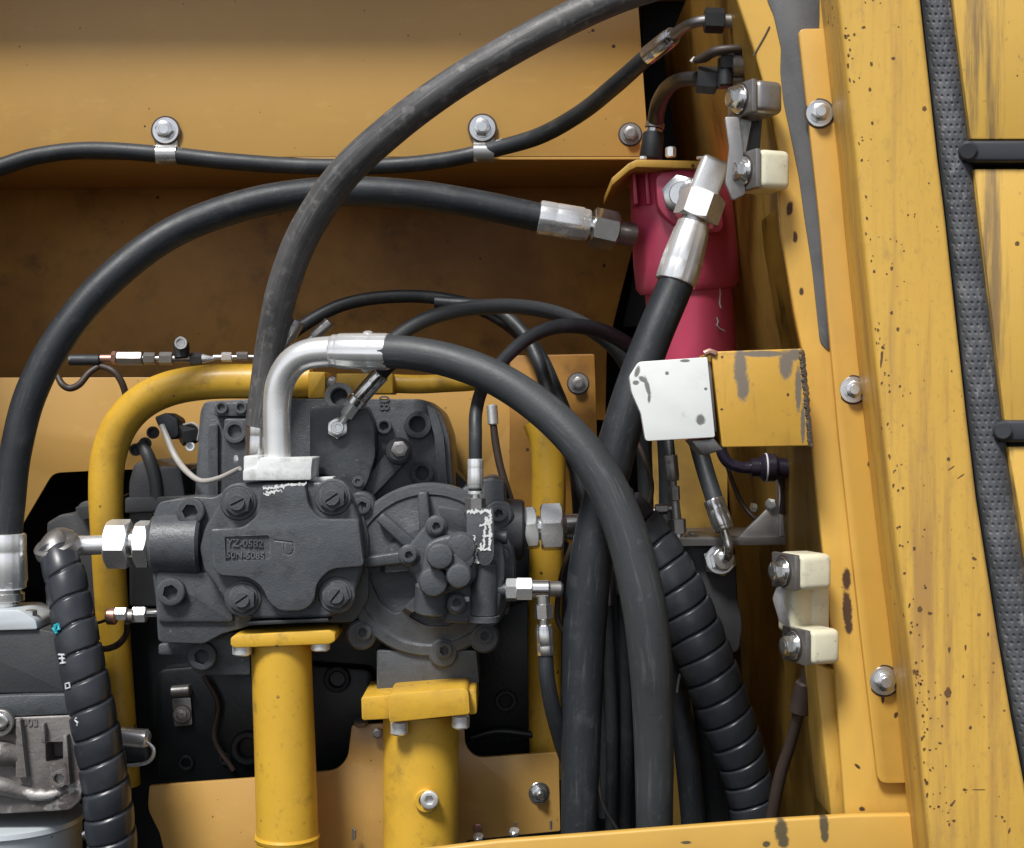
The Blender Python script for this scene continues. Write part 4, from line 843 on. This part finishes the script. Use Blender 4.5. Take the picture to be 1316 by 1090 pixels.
panel('pedestal_cap', rpoly([(160, 640), (256, 636), (258, 655), (160, 660)], 3), .14, .2, m_castd, .003, en)
hose('coolant_tube', m_castd, en, [(182, 570, .16, 16), (192, 590, .15, 17), (200, 620, .148, 17), (203, 660, .15, 17)], 14)
for x, y in ((187, 570), (175, 578), (197, 556)): bolt(en, x, y, .16, 8, 'bush', m_castd, name='boss')
# electrical plug cluster with the pale sensor wire
ew = thing('sensor_wire', P(205, 545, .1), 'pale sensor wire drooping from a black plug to the silver flange', 'wire')
hose('wire', m_wire, ew, [(208, 547, .1, 8), (216, 566, .09, 8.5), (226, 588, .08, 8.5), (240, 606, .06, 8), (258, 618, .04, 7), (280, 615, .02, 7), (300, 606, .0, 6.5), (308, 602, -.01, 6)], 12)
panel('plug', rpoly([(198, 536), (214, 530), (228, 538), (230, 560), (218, 566), (205, 552)], 4), .1, .15, m_rub, .004, ew); nut(ew, (232, 560, .1), (252, 556, .11), 24, m_blk); bolt(ew, 245, 574, .1, 6, 'bush', m_pwhite, name='lock_tab'); hose('loop', m_wire, ew, [(236, 546, .1, 3), (248, 544, .095, 3), (256, 552, .095, 3), (254, 566, .1, 3)], 8)
bolt(ew, 305, 590, -.05, 5, 'plainhex', m_zincw, name='terminal', axis=(-1, -.5, 0))

# sensor rail in front of the lower panel top edge
sr = thing('sensor_fitting_line', P(200, 470, .3), 'row of small metal fittings and sensor along the ledge, upper left', 'fitting')
Ys = .24
cyl(sr, (88, 463, Ys), (130, 463, Ys), 15, m_rub, name='plug_body'); cyl(sr, (128, 461, Ys), (146, 461, Ys), 11, m_copper, name='sensor_neck', bev=.3); nut(sr, (144, 460, Ys), (150, 460, Ys), 15, m_copper)
nut(sr, (151, 461, Ys), (183, 461, Ys), 16, m_dull, rot=.5, name='sensor_body'); cyl(sr, (182, 461, Ys), (186, 461, Ys), 9, m_dull, name='neck'); nut(sr, (185, 461, Ys), (200, 461, Ys), 14, m_dull); cyl(sr, (199, 461, Ys), (206, 461, Ys), 8, m_zinc, name='neck'); nut(sr, (205, 461, Ys), (222, 461, Ys), 15, m_dull); nut(sr, (245, 462, Ys), (260, 462, Ys), 15, m_blk)
cyl(sr, (220, 461, Ys), (247, 461, Ys), 9, m_dull, name='tee'); bolt(sr, 233, 441, .225, 8.5, 'bush', m_zinc, name='valve_cap'); cyl(sr, (233, 441, .228), (233, 441, .25), 16, m_zinc, name='valve_cap_body'); cyl(sr, (233, 440, .245), (234, 462, Ys), 20, m_blk, name='valve_stem')
cyl(sr, (259, 461, Ys), (276, 461, Ys), 12, m_zincw, d1=5, name='taper'); cyl(sr, (274, 459, Ys), (286, 459, Ys), 6, m_zincw, name='neck'); nut(sr, (285, 459, Ys), (298, 459, Ys), 11, m_zincw); cyl(sr, (297, 459, Ys), (306, 459, Ys), 6, m_zinc, name='neck'); nut(sr, (304, 458, Ys), (319, 458, Ys), 10, m_dull); cyl(sr, (318, 459, Ys), (420, 462, Ys), 7, m_dull, name='tube')
hose('cable', m_grim_shade, sr, [(128, 470, Ys, 8), (114, 480, .235, 9), (102, 494, .23, 9), (90, 499, .23, 9), (80, 494, .23, 9), (74, 483, .235, 8)], 12); hose('cable', m_grim_shade, sr, [(128, 470, Ys, 8), (144, 476, .235, 9), (154, 487, .235, 9), (161, 505, .24, 9), (164, 530, .25, 9)], 12)
bolt(sr, 90, 462, .235, 4, 'plainhex', m_zinc, axis=(-1, -.5, 0), name='terminal')

# small grease fitting at the left of the valve block
gf = thing('test_port_fitting', P(170, 800, .03), 'small plated test port with cable loop left of the pump', 'fitting')
cyl(gf, (137, 792, .0), (150, 792, .0), 22, m_copper, name='cap', bev=.15); nut(gf, (149, 789, .0), (163, 789, .0), 16, m_zincw, rot=.4); cyl(gf, (161, 792, .005), (172, 792, .005), 18, m_dull, name='neck'); nut(gf, (171, 790, .01), (188, 790, .01), 19, m_zincw, rot=.4); cyl(gf, (187, 788, .01), (204, 788, .015), 11, m_zinc, name='stem')
hose('cable', m_grim_shade, gf, [(163, 800, .02, 7), (162, 815, .04, 8), (152, 828, .05, 9), (136, 834, .05, 8), (118, 832, .05, 8)], 12); hose('wire', m_grim_shade, gf, [(140, 795, .02, 4), (128, 800, .03, 4), (114, 802, .03, 4)], 8)

# clip on the engine and metal hose clamp
ck = thing('clip', P(234, 925, .16), 'small dull clip with one screw on the black engine housing', 'clip')
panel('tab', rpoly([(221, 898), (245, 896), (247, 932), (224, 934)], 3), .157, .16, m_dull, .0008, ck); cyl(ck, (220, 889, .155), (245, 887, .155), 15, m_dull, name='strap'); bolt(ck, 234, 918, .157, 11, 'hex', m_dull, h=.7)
mc = thing('hose_clamp', P(175, 985, .05), 'bright metal band clamp half behind the left wrapped hose', 'clamp')
cyl(mc, (152, 947, .06), (192, 951, .06), 27, m_zincw, name='roller', bev=.2); hose('band', m_zincw, mc, [(188, 953, .05, 5), (197, 962, .05, 5), (196, 973, .05, 5), (186, 981, .05, 5), (162, 984, .05, 5)], 10); panel('tongue', rpoly([(143, 932), (150, 930), (153, 950), (146, 952)], 1), .04, .05, m_zincw, .001, mc)
cyl(mc, (150, 968, .06), (192, 968, .06), 26, m_rub, name='hose_end')

# ------------------------------------------------------------------ left bottom: filter base, casting and canister
fb = thing('valve_box', P(40, 915, -.02), 'matt dark box under the left hose flange', 'box')
panel('body', rpoly([(-80, 812), (50, 808, 8), (80, 814, 8), (84, 890), (-80, 893)], 4), -.07, .08, m_castd, .005, fb); panel('base_plate', rpoly([(-80, 897), (40, 893), (88, 892), (90, 918), (-80, 925)], 3), -.08, .08, m_cast, .004, fb)
al = thing('oil_filter', P(40, 1045, -.05), 'corroded dirty aluminium filter head with a square pocket, lower left', 'filter')
hd_ = panel('casting', rpoly([(-80, 926), (92, 919, 4), (98, 960), (106, 1000, 6), (104, 1030), (90, 1042), (-80, 1050)], 4), -.08, .08, m_alu, .006, al, seg=3)
cut = MB().prism(rpoly([(45, 963), (74, 962), (74, 988), (45, 990)], 5, 3), -.12, -.045); carve(hd_, cut.bm)
panel('rim', rpoly([(20, 925), (26, 925), (34, 1000), (20, 1000)], 2), -.092, -.07, m_alu, .003, al); panel('rim', rpoly([(52, 930), (57, 930), (58, 955), (52, 955)], 2), -.09, -.07, m_alu, .003, al); panel('rim', rpoly([(80, 945), (86, 945), (90, 1010), (82, 1010)], 2), -.092, -.07, m_alu, .003, al)
hose('rib', m_alu, al, [(-40, 966, -.08, 30), (0, 968, -.085, 32), (24, 972, -.08, 26)], 18); hose('rib', m_alu, al, [(-40, 1012, -.08, 22), (0, 1010, -.085, 24), (30, 1018, -.08, 18), (60, 1022, -.08, 14), (100, 1012, -.07, 12)], 16)
bolt(al, 78, 1000, -.08, 11, 'bush', m_alu, name='boss', h=1.4); bolt(al, 3, 928, -.085, 17, 'bush', m_dull, name='boss'); bolt(al, 2, 927, -.092, 10, 'socket', m_zinc, name='socket_screw', h=.6)
text_mesh('0003', .014, .001, Matrix.Translation(P(35, 929, -.0805)) @ FACE, 'cast_number', m_alu, al)
sC = S(-.02)
cn = thing('canister', P(8, 1090, .0), 'pale silver canister under the corroded filter head', 'canister')
MB().lathe(P(5, 1046, .0), Vector((0, 0, -1)), [(0, 95 * sC), (.002, 101 * sC), (.008, 102 * sC), (.010, 99 * sC), (.012, 98 * sC), (.2, 98 * sC)], 64).build('shell', m_can, cn)
bolt(cn, 112, 1072, -.03, 8, 'plainhex', m_zinc, axis=(.4, -1, 0), name='screw')

# ------------------------------------------------------------------ background hoses
def bghose(label, ctrl, mat=m_rub, n=18):
    t = thing('background_hose', P(*ctrl[-1][:3]), label, 'hose', 'thin hoses looping behind the pump'); hose('rubber', mat, t, ctrl, n); return t
bghose('mid-grey hose looping highest behind the big elbow hose', [(470, 480, .16, 20), (500, 442, .16, 20), (545, 412, .165, 20), (600, 397, .17, 20), (660, 394, .18, 20), (715, 403, .2, 20), (762, 425, .22, 20), (800, 460, .24, 20), (822, 520, .27, 20), (830, 640, .3, 20), (830, 800, .3, 20), (830, 1050, .3, 20)], m_rub2)
bghose('dark hose arching against the recessed panel and down behind the yellow plate', [(330, 470, .36, 17), (380, 425, .36, 17), (440, 392, .37, 17), (510, 381, .38, 17), (580, 386, .38, 17), (640, 408, .36, 18), (686, 448, .3, 20), (712, 500, .27, 21), (733, 560, .25, 21), (745, 640, .24, 21), (750, 800, .24, 21), (752, 1050, .24, 21)])
bghose('second dark hose descending beside it in front of the bolted plate', [(560, 388, .34, 16), (630, 396, .32, 16), (670, 425, .29, 17), (692, 465, .26, 18), (706, 510, .24, 18), (724, 560, .22, 18), (745, 620, .2, 18), (770, 720, .2, 18), (778, 1050, .2, 18)])
cb = thing('thin_cable', P(655, 650, .1), 'brown thin cable dropping behind the pilot valve', 'cable'); hose('sheath', m_grim_shade, cb, [(634, 545, .1, 9), (637, 570, .1, 10), (643, 600, .1, 10), (652, 630, .1, 10), (662, 662, .1, 10)], 12); cyl(cb, (632, 520, .1), (634, 546, .1), 14, m_zincw, name='ferrule')
# two hose ends between the two big hoses
for (x, y, lab, dx) in ((783, 770, 'left of two dull hose ends between the big vertical hoses', -2), (794, 755, 'right of two dull hose ends between the big vertical hoses', 6)):
    t = thing('background_hose', P(x, y + 200, .1), lab, 'hose', 'hose ends between the big hoses'); ferrule(t, (x + dx, y + 8, .1), (x - 2, y - 40, .1), 16, m_dull); hose('rubber', m_rub, t, [(x + dx, y, .1, 15), (x + dx + 3, y + 80, .11, 16), (x + dx + 6, y + 190, .12, 17), (x + dx + 4, y + 340, .12, 17)], 14)
tw = thing('grey_strip', P(785, 1060, .05), 'thin pale-edged strap between the big vertical hoses near the sill', 'strap'); hose('strap', m_dull, tw, [(767, 960, .06, 3), (769, 1000, .06, 4), (776, 1035, .06, 4), (795, 1068, .06, 4)], 10)
t = thing('background_hose', P(880, 1080, .2), 'dark hose in shadow left of the right wrapped hose', 'hose', 'thin hoses looping behind the pump'); hose('rubber', m_rub, t, [(862, 830, .12, 26), (872, 900, .12, 30), (884, 980, .12, 32), (895, 1100, .12, 32)], 20)
hose('wire_tie', m_wire, t, [(879, 858, .09, 3.5), (873, 870, .09, 3.5), (870, 890, .09, 3)], 8)
t = thing('background_hose', P(930, 1080, .2), 'black hose in deep shadow behind the right wrapped hose', 'hose', 'thin hoses looping behind the pump'); hose('rubber', m_rub, t, [(880, 780, .2, 40), (905, 880, .2, 42), (920, 980, .2, 42), (930, 1100, .2, 42)], 20)

# ------------------------------------------------------------------ right-hand corner: housing, elbow hose, fittings, connector
hs_ = thing('gear_housing', P(910, 800, .1), 'dark housing with a flat top ledge behind the right wrapped hose', 'housing')
panel('body', rpoly([(855, 700), (945, 700), (948, 770), (955, 800), (950, 840), (868, 840), (860, 780)], 10, 4), .08, .3, m_castd, .006, hs_); panel('ledge', rpoly([(838, 692), (1010, 690), (1012, 700), (860, 702)], 2), .05, .24, m_dull, .0015, hs_)
panel('gusset', [(948, 691), (985, 655), (1004, 650), (1004, 691)], .06, .068, m_dull, .001, hs_); bolt(hs_, 891, 688, .08, 7, 'plainhex', m_zinc, axis=(0, 0, 1)); bolt(hs_, 970, 652, .06, 6, 'plainhex', m_zinc, axis=(-1, -.6, 0)); bolt(hs_, 992, 648, .06, 8, 'plainhex', m_dull, axis=(-.6, -1, 0))
panel('stay', rpoly([(1000, 600), (1018, 600), (1020, 690), (1002, 690)], 2), .05, .07, m_dull, .001, hs_)
hx = thing('hydraulic_hose', P(925, 720, .05), 'black hose with silver ferrule curving into a hex port, right side', 'hose')
hose('rubber', m_rub, hx, [(880, 500, .1, 22), (893, 555, .08, 23), (905, 600, .06, 23), (920, 648, .04, 23)], 18); ferrule(hx, (917, 642, .04), (931, 682, .03), 27, m_zinc); hose('elbow_tube', m_zinc, hx, [(930, 678, .03, 11), (934, 692, .03, 12), (937, 706, .03, 12), (934, 716, .04, 12), (926, 720, .06, 12)], 16)
nut(hx, (922, 720, .08), (926, 719, .06), 38, m_zinc, rot=.2); nut(hx, (927, 719, .06), (931, 718, .045), 27, m_zinc, rot=.2)
fc = thing('gauge_fitting_chain', P(868, 700, .06), 'upright chain of small steel fittings on the dark housing', 'fitting')
ferrule(fc, (862, 585, .06), (865, 618, .06), 17, m_dull); cyl(fc, (865, 617, .06), (866, 626, .06), 9, m_dull, name='neck'); nut(fc, (866, 625, .06), (867, 643, .06), 13, m_dull); cyl(fc, (867, 642, .06), (869, 668, .06), 12, m_dull, name='tee', d1=14); nut(fc, (870, 667, .06), (871, 686, .06), 20, m_dull); cyl(fc, (871, 685, .06), (871, 696, .06), 18, m_zinc, name='base')
cyl(fc, (866, 654, .06), (858, 654, .06), 9, m_dull, name='branch'); nut(fc, (858, 654, .06), (842, 655, .06), 12, m_dull); cyl(fc, (842, 656, .06), (834, 658, .06), 8, m_zinc, name='neck'); nut(fc, (836, 658, .06), (822, 662, .06), 14, m_zinc); cyl(fc, (822, 662, .06), (800, 668, .06), 9, m_dull, name='tube')
hose('hose_tail', m_rub, fc, [(862, 588, .06, 13), (858, 555, .08, 13), (850, 500, .1, 13)], 12)
cx = thing('round_connector', P(1000, 640, .0), 'dark purple cable connector with a white ring under the yellow box arm', 'connector')
hose('cable', m_conn, cx, [(925, 560, -.02, 14), (928, 582, -.02, 15), (938, 596, -.02, 15), (955, 601, -.02, 15), (970, 601, -.02, 16)], 16); cyl(cx, (964, 601, -.02), (978, 601, -.02), 24, m_conn, name='strain_relief'); cyl(cx, (976, 601, -.02), (1000, 601, -.02), 36, m_conn, name='shell', bev=.2); cyl(cx, (983, 601, -.02), (985, 601, -.02), 37.5, m_pwhite, name='ring'); cyl(cx, (998, 601, -.02), (1012, 602, -.02), 26, m_conn, name='tail')
hose('lead', m_grim_shade, cx, [(1000, 605, .0, 11), (1008, 630, .02, 10), (1006, 660, .03, 10)], 12)
cl = thing('grimy_cable', P(1010, 1040, -.05), 'dark grimy cable with a sleeve hanging below the lower hinge', 'cable')
hose('sheath', m_grim_shade, cl, [(1042, 840, -.12, 15), (1036, 875, -.11, 16), (1028, 910, -.1, 15), (1016, 955, -.08, 15), (1002, 1000, -.06, 16), (990, 1060, -.04, 16)], 16); cyl(cl, (1036, 876, -.11), (1027, 916, -.1), 26, m_grim_shade, name='sleeve', d1=28); MB().obox(P(1052, 918, -.1), (Vector((1, 0, 0)), Vector((0, 1, 0)), Z), (.009, .008, .012)).build('tag', m_dull, cl, .004)
# two metal tubes poking above the silver elbow
for (a, b, d, lab) in (((361, 452, .03), (382, 412, .03), 20, 'left small steel tube end behind the grey hose'), ((388, 446, .03), (424, 414, .03), 16, 'right small steel tube end above the silver elbow')):
    t = thing('tube_end', P(*a), lab, 'tube', 'steel tube ends above the elbow'); cyl(t, a, tuple(a[i] + (b[i] - a[i]) * .45 for i in range(3)), d * .62, m_dull, name='stem'); ferrule(t, b, tuple(a[i] + (b[i] - a[i]) * .4 for i in range(3)), d, m_dull)
# angled fitting on the side cover
fa = thing('angled_fitting', P(433, 552, .02), 'slanting silver fitting screwed into the grey side cover', 'fitting')
ferrule(fa, (490, 480, .0), (458, 516, .01), 23, m_zinc); cyl(fa, (462, 511, .01), (456, 519, .012), 26, m_zinc, name='ring'); nut(fa, (458, 516, .012), (445, 534, .018), 17, m_zinc); cyl(fa, (447, 531, .018), (437, 546, .025), 11, m_zincw, name='neck'); bolt(fa, 434, 551, .03, 14, 'plainhex', m_zinc, name='nut', axis=(.1, -1, .1)); bolt(fa, 435, 549, .02, 7, 'bush', m_zincw, name='collar')
hose('rubber', m_rub, fa, [(488, 482, .0, 19), (505, 465, .0, 19), (525, 456, .03, 19), (560, 452, .09, 18)], 16)

# loose wiring and ties in the shaded corners
for lab, ctrl in (('thin black wire looping under the white plate', [(815, 560, .1, 6), (828, 590, .1, 6), (838, 625, .12, 6), (830, 655, .14, 6), (812, 640, .15, 6)]),
                  ('brown wire sagging across the back plate beneath the box arm', [(930, 585, .2, 6), (950, 640, .22, 6), (975, 668, .2, 6), (1000, 650, .16, 6)]),
                  ('dark wire running down the engine housing left of the slim pipe', [(262, 868, .15, 7), (280, 905, .15, 7), (276, 950, .15, 7), (300, 990, .15, 7)]),
                  ('thin lead looped beside the upright pipe behind the tee fitting', [(735, 700, .1, 7), (722, 740, .1, 7), (716, 790, .1, 7), (726, 812, .1, 7), (742, 815, .1, 7)])):
    t = thing('loose_wire', P(*ctrl[-1][:3]), lab, 'wire', 'loose wires in the shaded corners'); hose('sheath', m_grim_shade, t, ctrl, 10)
